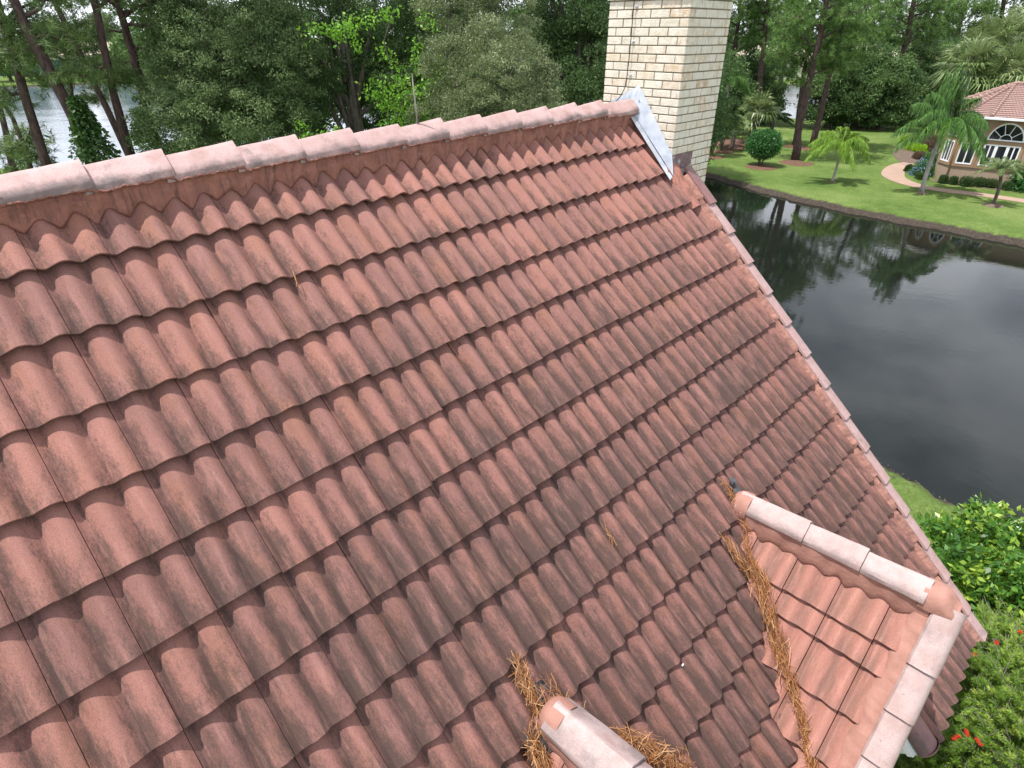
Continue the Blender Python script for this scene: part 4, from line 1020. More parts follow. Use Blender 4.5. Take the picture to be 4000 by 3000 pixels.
# ------------------------------------------------------------------ central tree bank
def lobe(x, y, Y, rx, rz, ry=None): c = atY(x, y, Y); return (c[0], c[1], c[2], rx, ry or rx*.9, rz)
CG = 'trees in the dense bank behind the ridge'
def base_at(x, Y): c = atY(x, 300, Y); return (c[0], Y, -.05)
tree('oak_tree', 'dense grey-green live oak whose branches hang over the lake', 'oak tree', CG, base_at(900, 22.5), A_(*atY(900, 0, 22.5)), .28,
     [lobe(900, 60, 22.5, 2.1, 2.4), lobe(1040, 240, 22.5, 1.9, 2.0), lobe(800, 250, 22, 1.7, 1.8), lobe(700, 470, 20.5, 1.25, 1.1), lobe(860, 500, 20.5, 1.5, 1.3), lobe(1060, 500, 21.5, 1.5, 1.3), lobe(620, 520, 20, .8, .75), lobe(930, -350, 23, 2.2, 2.2), lobe(690, 350, 21.5, .9, .9)], .088, 150, .50, L_OAK, seed=51, nl=26)
tree('maple_tree', 'dark-trunked tree with a shaded hollow beneath, centre of the bank', 'tree', CG, base_at(1400, 24), A_(*atY(1330, 100, 24)), .34,
     [lobe(1230, 30, 24.5, 1.7, 1.8), lobe(1480, 60, 25, 1.9, 1.8), lobe(1350, 250, 25, 1.8, 1.5), lobe(1190, 330, 24, 1.1, 1.2), lobe(1560, 300, 24.5, 1.5, 1.4), lobe(1400, -320, 25, 2.3, 2.0), lobe(1180, 480, 23, .9, .8), lobe(1650, 120, 25, 1.3, 1.3)], .088, 140, .52, L_DARK, seed=52, nl=20)
tree('wax_myrtle', 'feathery olive-grey shrubby tree right of the lightning rod', 'tree', CG, base_at(1950, 19), A_(*atY(1950, 330, 19)), .16,
     [lobe(1960, 380, 18.5, 1.25, 1.2), lobe(2080, 430, 18.3, .8, .75), lobe(1850, 450, 18.3, .9, .8), lobe(1930, 230, 19.5, 1.1, 1.1), lobe(1760, 300, 19.5, .9, 1.2), lobe(2070, 300, 19, .8, .8)], .085, 150, .40, L_OLIVE, seed=53, nl=16, asp=.26)
tree('wax_myrtle', 'taller olive shrubby tree with upright sprays between oak and chimney', 'tree', CG, base_at(1740, 21.5), A_(*atY(1740, 120, 21.5)), .15,
     [lobe(1730, 120, 21.5, .9, 1.5), lobe(1840, 60, 22, 1.1, 1.3), lobe(1980, 90, 22.5, 1.2, 1.3), lobe(1700, 420, 20.5, .9, .9), lobe(1850, -150, 22.5, 1.5, 1.2)], .085, 140, .45, L_OLIVE, seed=54, nl=14, asp=.26)
tree('oak_tree', 'deep green oak standing in shade just left of the chimney', 'oak tree', CG, base_at(2250, 27), A_(*atY(2250, 120, 27)), .3,
     [lobe(2180, 60, 28, 1.9, 2.0), lobe(2330, 250, 27, 1.6, 1.9), lobe(2260, 420, 26, 1.4, 1.3), lobe(2100, 200, 28, 1.5, 1.6), lobe(2380, 30, 27, 1.5, 1.8), lobe(2200, -250, 28, 2.2, 1.8), lobe(2420, 420, 26, 1.2, 1.4)], .12, 130, .6, L_DARK, seed=55, nl=16)
for i, (x, Y, y, r, lb) in enumerate(((760, 33, 200, 3.2, 'dark tree filling the gap behind the lakeside oak'), (1150, 34, 150, 3.4, 'dark tree seen through gaps between the oak and the maple'), (1560, 34, 180, 3.4, 'shaded tree behind the lightning rod'), (1900, 35, 150, 3.4, 'dark background tree behind the olive shrubs'), (2300, 38, 150, 3.6, 'dark background tree directly behind the chimney'), (2640, 40, 200, 3.4, 'tree hidden mostly behind the brick chimney'))):
    c = atY(x, y, Y); tree('broadleaf_tree', lb, 'tree', CG, base_at(x, Y), c, .3, [(c[0], c[1], c[2]-1, r, r, 3.0), (c[0]+1, c[1], c[2]-4, r*.9, r*.8, 2.4), (c[0]-1, c[1], c[2]+3, r*.9, r*.8, 2.2)], .19, 110, 1.0, L_DARK, seed=60+i, nl=10)
# bright vine leaves over the middle trees
g = np.random.default_rng(77); vroot = empty('climbing_vine', base_at(1520, 22.5), 'bright lime-green vine sprays climbing over the trees behind the lightning rod', 'vine')
mb = MB(); mt = MB()
segs = [((1190, 115), (1330, 100)), ((1330, 95), (1480, 60)), ((1350, 60), (1400, 190)), ((1480, 180), (1560, 260)), ((1500, 60), (1540, 30)), ((1640, 40), (1690, 90)), ((1620, 150), (1640, 290)), ((1480, 330), (1600, 300)), ((1500, 380), (1640, 350)), ((1540, 450), (1680, 430)), ((1600, 400), (1780, 430)), ((1780, 430), (1910, 360)), ((1700, 200), (1690, 330)), ((1470, 300), (1500, 430)), ((1340, 150), (1300, 90)), ((1560, 330), (1740, 380)), ((1850, 200), (1840, 300)), ((1170, 470), (1210, 560)), ((1200, 540), (1330, 500)), ((1480, 480), (1620, 490)), ((1650, 220), (1760, 260)), ((1500, 470), (1700, 460)), ((1420, 340), (1560, 420)), ((1640, 330), (1760, 300)), ((1550, 400), (1680, 480))]
pv = atY(1190, 115, 20.8)+A_(0, 0, -.1)
for (a, b) in segs:
    Y = g.uniform(20.3, 21.3); A1, B1 = atY(*a, Y), atY(*b, Y+g.normal(0, .3)); n = int(26+95*np.linalg.norm(B1-A1)); t = g.random((n, 1))
    P = A1*(1-t)+B1*t+g.normal(0, .11, (n, 3))-A_(0, 0, .1)*g.random((n, 1)); leaves(mb, P, rdirs(n, g)-A_(0, 0, .4), .105*g.uniform(.7, 1.3, n), .55+g.normal(0, .25, n), g, .6)
mt.tube([A_(*base_at(1520, 22.3)), atY(1530, 520, 21.4), atY(1570, 400, 21.1), atY(1530, 270, 21.2), atY(1500, 160, 21.2), atY(1540, 30, 21.3)], [.03, .025, .02, .018, .014, .008], 6)
mb.build('foliage', L_BRIGHT, vroot); mt.build('stem', B_OAK, vroot, None, True)
# bark-pale trunk in the hollow
pass
# understory shrubs along the bank base so no ground gap shows above the ridge
for i, (x, Y, r, h, lb) in enumerate(((1000, 17.5, 1.7, 3.2, 'dark understory bush below the live oak'), (1260, 19.5, 1.6, 3.4, 'understory bush left of the dark trunk'), (1520, 18.5, 1.6, 3.3, 'leafy understory bush behind the ridge left of the rod'), (1790, 17.5, 1.5, 3.4, 'understory bush behind the ridge right of the rod'), (2280, 20, 1.8, 3.8, 'understory bush left of the chimney foot'))):
    c = base_at(x, Y); shrub('understory_bush', lb, c, r, h, .12, 5200, L_OAK if i % 2 == 0 else L_SHRUB, 80+i, 'understory bushes below the tree bank')

# ------------------------------------------------------------------ far side of the left lake
FG = 'far treeline across the left lake'
for i in range(22):
    x = -190+i*11.5+rng.normal(0, 2); y = 172+rng.normal(0, 7); h = rng.uniform(8.5, 14)
    nm, lb = ('pine_tree', 'tall thin-crowned pine') if i % 3 == 0 else ('broadleaf_tree', 'hazy grey-green broadleaf tree')
    tree(nm, lb + ' in the far treeline across the left lake, ' + ['left end', 'left part', 'middle', 'right part', 'right end'][min(4, i*5//22)], 'tree', FG, (x, y, 0), (x, y, h*.8), .3,
         [(x, y, h*.55, 5.5, 4, h*.38), (x+2, y-1, h*.8, 3, 3, h*.2)], .55, 60, 2.0, L_FAR, seed=100+i, nl=4)
for i, (px_, Y, h, r, lb) in enumerate(((560, 132, 10, 5, 'bright green rounded tree on the far lake bank behind the arching limb'), (500, 150, 6, 3, 'small green bush on the far bank below the tan roof'), (420, 150, 4, 3, 'low bush at the left end of the tan building'), (640, 150, 7, 5, 'broad green tree on the far bank near the oak'), (20, 128, 7, 5, 'green tree at the far bank by the photo edge'), (720, 143, 8, 5, 'green tree at the far bank touching the oak edge'))):
    c = atY(px_, 250, Y); tree('broadleaf_tree', lb, 'tree', 'trees on the far lake bank', (c[0], Y, 0), (c[0], Y, h*.7), .3, [(c[0], Y, h*.55, r, r*.8, h*.42)], .5, 70, 1.5, L_PINER, seed=130+i, nl=4)
# windscreen fence of a court
M_FENCE = simple('windscreen', (.035, .10, .12), (.02, .06, .085), .5, .8)
fr = empty('court_fence', (-100, 146, 0), 'long dark teal windscreen fence along the far lake bank', 'fence')
mb = MB(); P = [(-118, 140), (-100, 145), (-82, 150), (-60, 155)]
for a, b in zip(P[:-1], P[1:]):
    n = 6
    for k in range(n):
        p, q = A_(*a)+(A_(*b)-A_(*a))*k/n, A_(*a)+(A_(*b)-A_(*a))*(k+1)/n
        mb.add([(p[0], p[1], .1), (q[0], q[1], .1), (q[0], q[1], 3.0+.3*math.sin(k*2)), (p[0], p[1], 3.0)], [[0, 1, 2, 3]])
mb.build('windscreen', M_FENCE, fr)
for a, b in zip(P[:-1], P[1:]):
    for k in range(6):
        p = A_(*a)+(A_(*b)-A_(*a))*k/6; m2 = MB(); m2.tube([(p[0], p[1]-.08, 0), (p[0], p[1]-.08, 3.3)], .06, 6); m2.build('post', M_FENCE, fr)
def far_house(label, c, wx, wy, h, rh, wall, roofc, rot=0, group='distant houses'):
    root = empty('distant_house', c, label, 'house', group); Mm = np.array(Matrix.Translation(Vector(tuple(c))) @ Matrix.Rotation(rot, 4, 'Z'))
    mb = MB(); mb.box((0, 0, h/2), (wx, wy, h), Mm); mb.build('wall', wall, root)
    V = np.array([(-wx/2-.4, -wy/2-.4, h), (wx/2+.4, -wy/2-.4, h), (wx/2+.4, wy/2+.4, h), (-wx/2-.4, wy/2+.4, h), (-wx/2+wy/2, 0, h+rh), (wx/2-wy/2, 0, h+rh)])@Mm[:3, :3].T+Mm[:3, 3]
    mb = MB(); mb.add(V, [[0, 1, 5, 4], [2, 3, 4, 5]]); mb.add(V, [[1, 2, 5], [3, 0, 4]]); mb.add(V-A_(0, 0, .02), [[3, 2, 1, 0]]); mb.build('roof', roofc, root)
    for k in range(int(wx/2.5)):
        mb = MB(); mb.box((-wx/2+1.4+k*2.5, -wy/2-.02, h*.5), (1.3, .06, h*.45), Mm); mb.build('window', M_GLASSD, root)
    return root
m, nt_, b_ = mat('dark glass', (.012, .014, .018), .06, .6); M_GLASSD = m
M_TAN = simple('tan roof', (.42, .36, .28), (.36, .30, .24), 1, .9); M_ORANGE = simple('orange roof', (.62, .27, .15), (.52, .21, .12), 2, .9)
M_WALLW = simple('pale wall', (.62, .58, .50), (.56, .52, .46), 1, .9)
c = atY(440, 205, 165); far_house('long tan-roofed building across the left lake', (c[0]+3, 165, 0), 30, 12, 3.6, 2.6, M_WALLW, M_TAN, .1)
c = atY(3120, 215, 128); far_house('pale house behind the pines at the far lake', (c[0], 140, 0), 16, 9, 3.8, 2.0, M_WALLW, M_TAN, -.15)
c = atY(3405, 190, 120); far_house('house with tan roof glimpsed between pine trunks', (c[0], 122, 0), 9, 8, 4.5, 2.2, M_WALLW, M_TAN, .1)
c = atY(3630, 240, 100); far_house('orange-roofed house seen in the gap left of the queen palm', (c[0]-1, 100, 0), 9, 8, 3.0, 2.0, M_WALLW, M_ORANGE, .2)
c = atY(3770, 215, 96); far_house('orange-roofed house behind the fan palms', (c[0], 98, 0), 13, 8, 3.6, 2.2, M_WALLW, M_ORANGE, -.1)

# ------------------------------------------------------------------ right bank
RG = 'tall pines on the far lawn'
rb = [(.40, -1.6, .5, .6, 1.3), (.44, 2.6, .5, .7, 1.5), (.50, -2.8, .2, .6, 1.7), (.54, 1.8, -1.6, .5, 1.6), (.58, -1.2, 2.2, .6, 1.6), (.62, 3.1, .4, .8, 1.9), (.66, -3.0, -.6, .7, 1.9), (.70, 1.4, -2.4, .5, 1.8), (.74, 2.8, 1.2, .9, 1.8), (.78, -2.6, .9, .9, 1.8), (.82, .8, 2.2, .8, 1.6), (.86, -1.9, -1.4, .8, 1.6), (.9, 1.9, -.5, .9, 1.5), (.95, -1.0, .6, .9, 1.4), (.99, .2, 0, .9, 1.5)]
def rpine(label, px, Y, r, seed, top=15.5, br=rb, lo=0.0, **k):
    P = [atY(x, y, Y) for x, y in px]; P.sort(key=lambda q: q[2]); P[0][2] = max(P[0][2], -.1) if len(P) else 0
    dh = P[-1]-P[-2]; dh /= dh[2]; P.append(P[-1]+dh*(top-P[-1][2])*A_(.6, .6, 1)); return pine(label, P, [r*1.35, r, r*.9, r*.75, r*.3], br, seed, lm=L_PINER, group=RG, tl=.42, twd=.022, per=20, nt_=46, spread=1.15, **k)
rpine('thickest reddish pine trunk rising from a mulch ring near the far shore', [(3105, 623), (3122, 500), (3158, 329), (3199, 170), (3229, 0)], 46.2, .225, 201)
rpine('slimmer pine trunk just behind and left of the thickest pine', [(3103, 572), (3125, 400), (3141, 264), (3164, 176), (3190, 0)], 52.2, .15, 202)
rpine('leaning pine trunk right of the thickest pine with an orange mulch ring', [(3172, 579), (3217, 382), (3264, 217), (3300, 0)], 51.0, .19, 203)
rpine('pine trunk with crooked dark limbs against the sky above the dark oaks', [(3500, 400), (3517, 247), (3546, 147), (3570, 0)], 66, .26, 204, top=15)
rpine('tilted pine trunk left of the orange roof gap', [(3590, 360), (3610, 250), (3640, 120), (3660, 20)], 74, .24, 205, top=15)
rpine('slender pine trunk right of the orange roof gap', [(3700, 300), (3722, 190), (3760, 60)], 78, .24, 206, top=15)
rpine('pine behind the hanging-moss trees right of the chimney', [(2960, 420), (2975, 250), (2990, 100), (3000, 0)], 64, .24, 207, top=14)
rpine('pine with low crown close against the chimney edge', [(2850, 430), (2862, 250), (2880, 100)], 66, .22, 208, top=13)
rpine('pine at the top right corner behind the fan palms', [(3880, 300), (3900, 150), (3920, 0)], 80, .26, 209, top=15)
rpine('background pine filling the sky between the middle trunks', [(3390, 420), (3400, 250), (3410, 100)], 82, .26, 210, top=15)
rpine('background pine above the pale far house', [(3050, 330), (3060, 200), (3070, 60)], 90, .24, 211, top=15)
OG = 'dark broadleaf trees at the back of the far lawn'
for i, (x, y, Y, r, h, lb) in enumerate(((3225, 515, 63, 2.9, 6.2, 'dark oak with skirts to the grass right of the leaning pine'), (3330, 515, 64, 3.0, 6.6, 'dark rounded oak in the middle of the far tree bank'), (3430, 522, 62, 2.8, 5.8, 'dark oak above the shaded hollow left of the queen palm'), (3530, 500, 66, 3.2, 6.6, 'dark oak behind the queen palm fronds'), (3640, 480, 70, 3.3, 7.0, 'dark oak between queen palm and fan palms'), (2900, 470, 66, 3.0, 6.5, 'shadowy tree left of the water gap'), (2975, 460, 68, 1.7, 5.8, 'small-leaved tree hanging over the water gap'), (2820, 470, 60, 2.4, 5.5, 'dark green tree beside the chimney above the crape myrtles'), (3780, 420, 80, 4.2, 8.5, 'tree mass behind the neighbour house roof'), (3920, 400, 84, 4.6, 9.5, 'tall tree mass at the right edge behind the fan palms'))):
    c = ground(x, y); c = atY(x, y, Y); X, Z = c[0], h
    tree('oak_tree', lb, 'oak tree', OG, (X, Y, -.05), (X, Y, h*.8), .28, [(X, Y, h*.5, r, r*.8, h*.46), (X+r*.5, Y-.5, h*.32, r*.6, r*.6, h*.30), (X-r*.5, Y-.3, h*.4, r*.6, r*.6, h*.34), (X, Y, h*.85, r*.6, r*.6, h*.22)], .25, 90, .95, L_DARK, seed=220+i, nl=8)
for i in range(16):
    x = 10+i*7.5; y = 150+rng.normal(0, 5); h = rng.uniform(8, 12)
    tree('broadleaf_tree', 'broadleaf tree of the far shore treeline behind the right-hand pines, ' + ['left end', 'left part', 'centre', 'right part', 'right end'][i*5//16], 'tree', 'far treeline behind the right-hand lawn', (x, y, 0), (x, y, h*.8), .3, [(x, y, h*.5, 5, 4, h*.42), (x+2, y, h*.75, 3, 3, h*.22)], .55, 60, 2.0, L_FAR, seed=250+i, nl=4)
# round shrub and small trees
c = ground(2968, 648); shrub('round_shrub', 'rounded deep green shrub on short stems in a dark mulch ring', c, 1.18, 1.95, .12, 7500, L_SHRUB, 301, stems=6, z0=.45)
def crape(label, x, y, h, r, seed):
    c = ground(x, y); g = np.random.default_rng(seed); root = empty('crape_myrtle', c, label, 'small tree', 'small multi-stem trees by the chimney')
    mbc, C = crown([(c[0]+.1, c[1], h*.66, r, r, h*.3), (c[0]+.5, c[1], h*.85, r*.6, r*.6, h*.16)], .13, 70, .42, g); mt = MB()
    for k in range(6):
        q = C[g.integers(len(C))]; mid = c*.6+q*.4+A_(0, 0, .2); t = np.linspace(0, 1, 6)[:, None]; mt.tube(c*(1-t)**2+2*mid*t*(1-t)+q*t*t, .05*(1-.7*t[:, 0]), 6)
    mt.build('trunk', B_OAK, root, None, True); mbc.build('crown', L_HEDGE, root)
crape('multi-stemmed small tree nearest the chimney edge', 2778, 608, 4.0, 1.25, 302); crape('little crooked pale-limbed tree behind the round shrub', 2816, 590, 2.8, .9, 303)
c = atY(2925, 560, 53); fan_palm('fan_palm', 'fan palm with shaggy grey-green leaves behind the round shrub', (c[0], 53, 0), (c[0]+.3, 53, 2.5), .22, 26, 1.25, 304, wd=.045)
c = atY(2860, 570, 51); fan_palm('fan_palm', 'low fan palm left of the shaggy one', (c[0], 51, 0), (c[0], 51, 1.2), .18, 12, 1.0, 305, wd=.045)
c = atY(3000, 560, 54); feather_palm('date_palm', 'short dark date palm with arching fronds right of the fan palm', (c[0], 54, 0), (c[0]+.1, 54, 2.0), .2, .16, [(a, e, 1.7, .5) for a, e in ((0, 35), (30, 10), (-30, 20), (60, 45), (160, 30), (200, 20), (-60, 40), (10, 60), (-15, 5), (120, 35), (-110, 40), (90, 30))], .3, L_HEDGE, 306, B_OAK, wd=.03, n=40)
c = atY(2835, 480, 56); feather_palm('queen_palm', 'queen palm with hanging fronds touching the chimney edge', (c[0]-.2, 56, 0), (c[0]-.3, 56, 4.6), .16, .12, [(a, e, 2.2, .75) for a, e in ((0, 40), (40, 30), (-40, 35), (90, 50), (180, 40), (-90, 40), (20, 65), (-20, 10), (140, 40), (-140, 40))], .7, L_PALM, 307, wd=.022, n=44)
# yellow-green young queen palm
c = ground(3250, 711); t = atY(3288, 566, c[1]+.1)
feather_palm('queen_palm', 'young queen palm with yellow-green weeping fronds on the far lawn', c, t, .085, .06, [(178, 38, 2.5, .62), (160, 55, 2.2, .55), (195, 22, 2.6, .70), (8, 42, 2.3, .55), (-10, 30, 2.2, .95), (25, 52, 2.0, .5), (-80, 25, 1.9, 1.05), (-105, 38, 2.1, .95), (90, 60, 1.9, .4), (60, 65, 1.8, .4), (-45, 48, 2.3, .75), (140, 30, 2.1, .75), (-150, 35, 2.4, .75)], .62, L_YPALM, 310, wd=.016, n=58, curve=(.05, 0, 0))
# tall queen palm
c = ground(3599, 752); t = atY(3705, 478, c[1]+.3)
feather_palm('queen_palm', 'tall leaning queen palm with grey trunk in front of the neighbour house', c, t, .125, .095, [(100, 82, 3.3, .12), (150, 76, 3.3, .22), (60, 80, 3.1, .16), (250, 78, 3.0, .2), (182, 25, 3.3, .62), (190, 5, 3.0, .55), (170, 45, 3.0, .42), (176, 60, 2.7, .30), (150, 62, 2.9, .42), (120, 70, 2.8, .3), (90, 76, 2.7, .25), (60, 70, 2.6, .35), (30, 58, 2.6, .42), (5, 42, 2.5, .55), (-12, 22, 2.4, .75), (-30, 10, 2.4, .95), (-60, 20, 2.6, 1.0), (-90, 35, 2.7, .95), (-120, 28, 2.9, .85), (-150, 30, 3.1, .75), (200, 42, 3.1, .6), (0, 60, 2.6, .4), (-45, 45, 2.7, .75), (75, 50, 2.5, .5)], .85, L_PALM, 311, wd=.017, shaft=.75, n=62, curve=(-.15, 0, 0))
# small pygmy date palm
c = ground(3878, 799); t = atY(3912, 660, c[1])
feather_palm('pygmy_palm', 'small date palm with a thin crooked trunk beside the path', c, t, .085, .075, [(a, e, 1.25, .45) for a, e in zip(range(0, 360, 18), [20, 45, 30, 60, 15, 50, 35, 25, 55, 10, 40, 30, 50, 20, 60, 35, 15, 45, 30, 55])], .34, L_SABAL, 312, B_OAK, wd=.010, n=44, droop=.5, curve=(.12, 0, 0))
# cabbage palms behind the house
for i, (x, y, Y, L_, lb) in enumerate(((3770, 270, 50, 1.6, 'fan palm crown left-most above the neighbour roof'), (3850, 200, 52, 1.8, 'fan palm crown with dead brown fronds above the roof hip'), (3960, 160, 53, 1.9, 'highest large fan palm crown at the upper right'), (3960, 290, 49, 1.7, 'fan palm crown just above the neighbour roof at the right edge'), (3860, 320, 49, 1.5, 'low fan palm crown behind the roof hip'))):
    t = atY(x, y, Y); fan_palm('fan_palm', lb, (t[0], Y, 0), t, .22, 26, L_, 320+i, group='fan palms behind the neighbour house', wd=.05)
# hedge balls
HG = 'clipped round hedges below the bay windows'
for i, (x, y, r, h, lb) in enumerate(((3681, 712, .42, .85, 'clipped ball hedge leftmost below the bay window'), (3720, 716, .40, .82, 'clipped ball hedge second from the left below the bay'), (3769, 722, .62, .95, 'larger clipped hedge third from the left below the bay'), (3820, 724, .62, .9, 'clipped hedge between the large one and the small date palm'), (3866, 728, .6, .85, 'clipped hedge behind the small date palm trunk'), (3932, 738, .52, .75, 'clipped ball hedge right of the small date palm'), (3598, 697, .62, .72, 'low clipped hedge left of the tall palm trunk by the path'))):
    shrub('ball_hedge', lb, ground(x, y+3), r*.58, h*.6, .045, 3200, L_HEDGE, 330+i, HG, 'hedge', boxy=.35)
shrub('plumbago', 'leafy shrub with pale blue flower clusters beside the path', ground(3598, 684), .75, .95, .07, 4200, L_SHRUB, 340, flower=95)
shrub('plumbago', 'rear blue-flowered shrub against the bay wall', ground(3626, 665), .7, 1.25, .07, 3600, L_SHRUB, 341, flower=45)
shrub('small_shrub', 'small dark shrub at the inner bend of the path', ground(3547, 672), .28, .5, .07, 1800, L_HEDGE, 342)
shrub('clipped_hedge', 'bright lime-green clipped hedge strip', ground(3574, 590), (.55, 1.1), .62, .07, 4500, L_LIME, 343, None, 'hedge', boxy=.45)
shrub('clipped_hedge', 'lime-green hedge at the far end of the bed', ground(3540, 566), (.55, .6), .75, .07, 2600, L_LIME, 344, None, 'hedge', boxy=.45)
shrub('clipped_hedge', 'long coppery-brown clipped hedge behind the lime one', ground(3608, 580), (.9, 2.6), .85, .08, 6500, L_BROWN, 345, None, 'hedge', boxy=.45)
shrub('clipped_hedge', 'rounded brown hedge between the lime strips', ground(3590, 622), (.42, .5), .55, .07, 2600, L_BROWN, 346, None, 'hedge', boxy=.4)
shrub('clipped_hedge', 'brown hedge running behind the tall palm', ground(3655, 562), (2.2, .6), .85, .08, 5000, L_BROWN, 347, None, 'hedge', boxy=.45)
shrub('strap_leaf_plant', 'leafy green shrub at the right edge below the window', ground(4010, 742), 1.2, 1.9, .16, 2500, L_SHRUB, 348)
m_ = MB(); c = ground(3467, 812, -.3)
for k in range(3): m_.lathe((c[0]+(k-1)*.16, c[1], c[2]-.02), [(0.01, .0), (.09, .01), (.10, .06), (.07, .13-.03*k), (.01, .15-.03*k)], 8)
tag(m_.build('limestone_rock', M_WALLW, None, None, True), 'small white rocks lying on the muddy pond bank', 'rock')

# ------------------------------------------------------------------ neighbour house
V0, V1, V2, V3 = ground(3644, 690), ground(3690, 706), ground(3779, 716), ground(3779, 716)
dirv = ground(4070, 752)-V2; dirv /= np.linalg.norm(dirv); V3 = V2+dirv*5.2
Vm1 = V0+A_(2.2, 3.6, 0)
WH = 3.75
nh = empty('stucco_house', (V1+V3)/2, 'tan stucco neighbour house with arched windows and pink tiled hip roof', 'house')
M_STUC = simple('tan stucco', (.36, .27, .20), (.32, .24, .175), 1.2, .95, .8, 40, .012)
M_BAND = simple('ochre trim', (.34, .215, .13), (.30, .19, .115), 2, .9, .5, 50, .006)
M_FRAMEW = simple('window frame', (.80, .80, .82), (.74, .74, .77), 3, .4, .05)
WP = [Vm1, V0, V1, V2, V3, V3+A_(3.5, -.2, 0)]
mb = MB()
for a, b in zip(WP[:-1], WP[1:]): mb.add([a*A_(1, 1, 0)-A_(0, 0, .1), b*A_(1, 1, 0)-A_(0, 0, .1), b*A_(1, 1, 0)+A_(0, 0, WH), a*A_(1, 1, 0)+A_(0, 0, WH)], [[0, 1, 2, 3]])
mb.build('wall', M_STUC, nh)
def wallpt(a, b, x, y, out=0.0):
    n_ = np.cross(b-a, Zup); n_ /= np.linalg.norm(n_); n_ = n_ if n_@(CAM-a) > 0 else -n_
    d = ray(x, y); p = CAM+d*(((a-CAM)@n_)/(d@n_)); e = (b-a)/np.linalg.norm(b-a); return (p-a)@e, p[2]
def wallframe(a, b):
    e = (b-a)/np.linalg.norm(b-a); n_ = np.cross(e, Zup); n_ = n_ if n_@(CAM-a) > 0 else -n_; return np.array(frame(a*A_(1, 1, 0), e, n_, Zup))
def window(a, b, x0, x1, z0, z1, mull, wide=()):
    Mm = wallframe(a, b); f = MB(); t = .075
    tr = MB(); m_o = .16
    for (cx, cz_, sx_, sz_) in (((x0+x1)/2, z1+m_o/2, x1-x0+2*m_o, m_o), ((x0+x1)/2, z0-m_o/2, x1-x0+2*m_o, m_o), (x0-m_o/2, (z0+z1)/2, m_o, z1-z0), (x1+m_o/2, (z0+z1)/2, m_o, z1-z0)): tr.box((cx, .03, cz_), (sx_, .06, sz_), Mm, bev=.008)
    w_ = tr.build('window', M_BAND, nh)
    for (cx, cz_, sx_, sz_) in (((x0+x1)/2, z1-t/2, x1-x0, t), ((x0+x1)/2, z0+t/2, x1-x0, t), (x0+t/2, (z0+z1)/2, t, z1-z0-2*t), (x1-t/2, (z0+z1)/2, t, z1-z0-2*t)): f.box((cx, .04, cz_), (sx_, .07, sz_), Mm, bev=.006)
    for mm in mull: f.box((x0+(x1-x0)*mm, .035, (z0+z1)/2), (.16 if mm in wide else .07, .06, z1-z0-2*t), Mm, bev=.006)
    f.build('frame', M_FRAMEW, w_)
    p = MB(); p.box(((x0+x1)/2, .012, (z0+z1)/2), (x1-x0-t, .012, z1-z0-t), Mm); p.build('pane', M_GLASSD, w_)
def arch(a, b, x0, x1, z0, rise, spokes):
    Mm = wallframe(a, b); cx = (x0+x1)/2; rx = (x1-x0)/2; n = 25; an = np.linspace(0, math.pi, n)
    def T(v): v = np.asarray(v, float); return v@Mm[:3, :3].T+Mm[:3, 3]
    def ring(s_in, s_out, y0, y1):
        o = MB(); V = [[(cx+rx*s*math.cos(q), y, z0+rise*s*math.sin(q)) for (s, y) in ((s_in, y0), (s_in, y1), (s_out, y1), (s_out, y0))] for q in an]
        o.grid(T(np.array(V).reshape(-1, 3)).reshape(n, 4, 3)); return o
    w_ = ring(1.0, 1.0+.17/rx, .0, .06).build('window', M_BAND, nh)
    f = ring(1-.07/rx, 1.0, .0, .075); f.box((cx, .04, z0+.035), (x1-x0, .072, .07), Mm, bev=.006)
    for q in spokes: f.tube(T([(cx+rx*.33*math.cos(q), .03, z0+rise*.33*math.sin(q)), (cx+rx*.96*math.cos(q), .03, z0+rise*.96*math.sin(q))]), .02, 6)
    f.tube(T([(cx+rx*.33*math.cos(q), .03, z0+.03+rise*.33*math.sin(q)) for q in np.linspace(0, math.pi, 15)]), .02, 6)
    f.build('frame', M_FRAMEW, w_)
    p = MB(); V = T([(cx+rx*.97*math.cos(q), .012, z0+rise*.97*math.sin(q)) for q in an]); p.add(V, [list(range(n))]); p.build('pane', M_GLASSD, w_)
Z = lambda x, y, ox, oy, s: (ox+x*s, oy+y*s)
s5 = .27125
pC = [wallpt(V2, V3, *Z(x, y, 3400, 450, s5)) for x, y in ((1650, 425), (2190, 440), (2060, 755), (1530, 745))]
x0, x1 = (pC[0][0]+pC[3][0])/2, (pC[1][0]+pC[2][0])/2; z0, z1 = (pC[2][1]+pC[3][1])/2, (pC[0][1]+pC[1][1])/2
print('winC', x0, x1, z0, z1)
window(V2, V3, x0, x1, z0, z1, (.17, .34, .66, .83), (.34, .66))
arch(V2, V3, x0, x1, z1+.22, min(.98, WH-z1-.32), (R(36), R(72), R(108), R(144)))
pB = [wallpt(V1, V2, *Z(x, y, 3400, 450, s5)) for x, y in ((1270, 390), (1435, 405), (1325, 720), (1160, 695))]
bx0, bx1 = (pB[0][0]+pB[3][0])/2, (pB[1][0]+pB[2][0])/2
print('winB', bx0, bx1, pB, np.linalg.norm(V2-V1))
LB = np.linalg.norm(V2-V1); bx0, bx1 = LB*.5-.42, LB*.5+.42
window(V1, V2, bx0, bx1, z0, z1, (.5,)); arch(V1, V2, bx0, bx1, z1+.22, .72, (R(60), R(120)))
LA = np.linalg.norm(V1-V0); window(V0, V1, LA*.5-.42, LA*.5+.42, z0, z1, (.33, .66)); arch(V0, V1, LA*.5-.42, LA*.5+.42, z1+.22, .72, (R(90),))
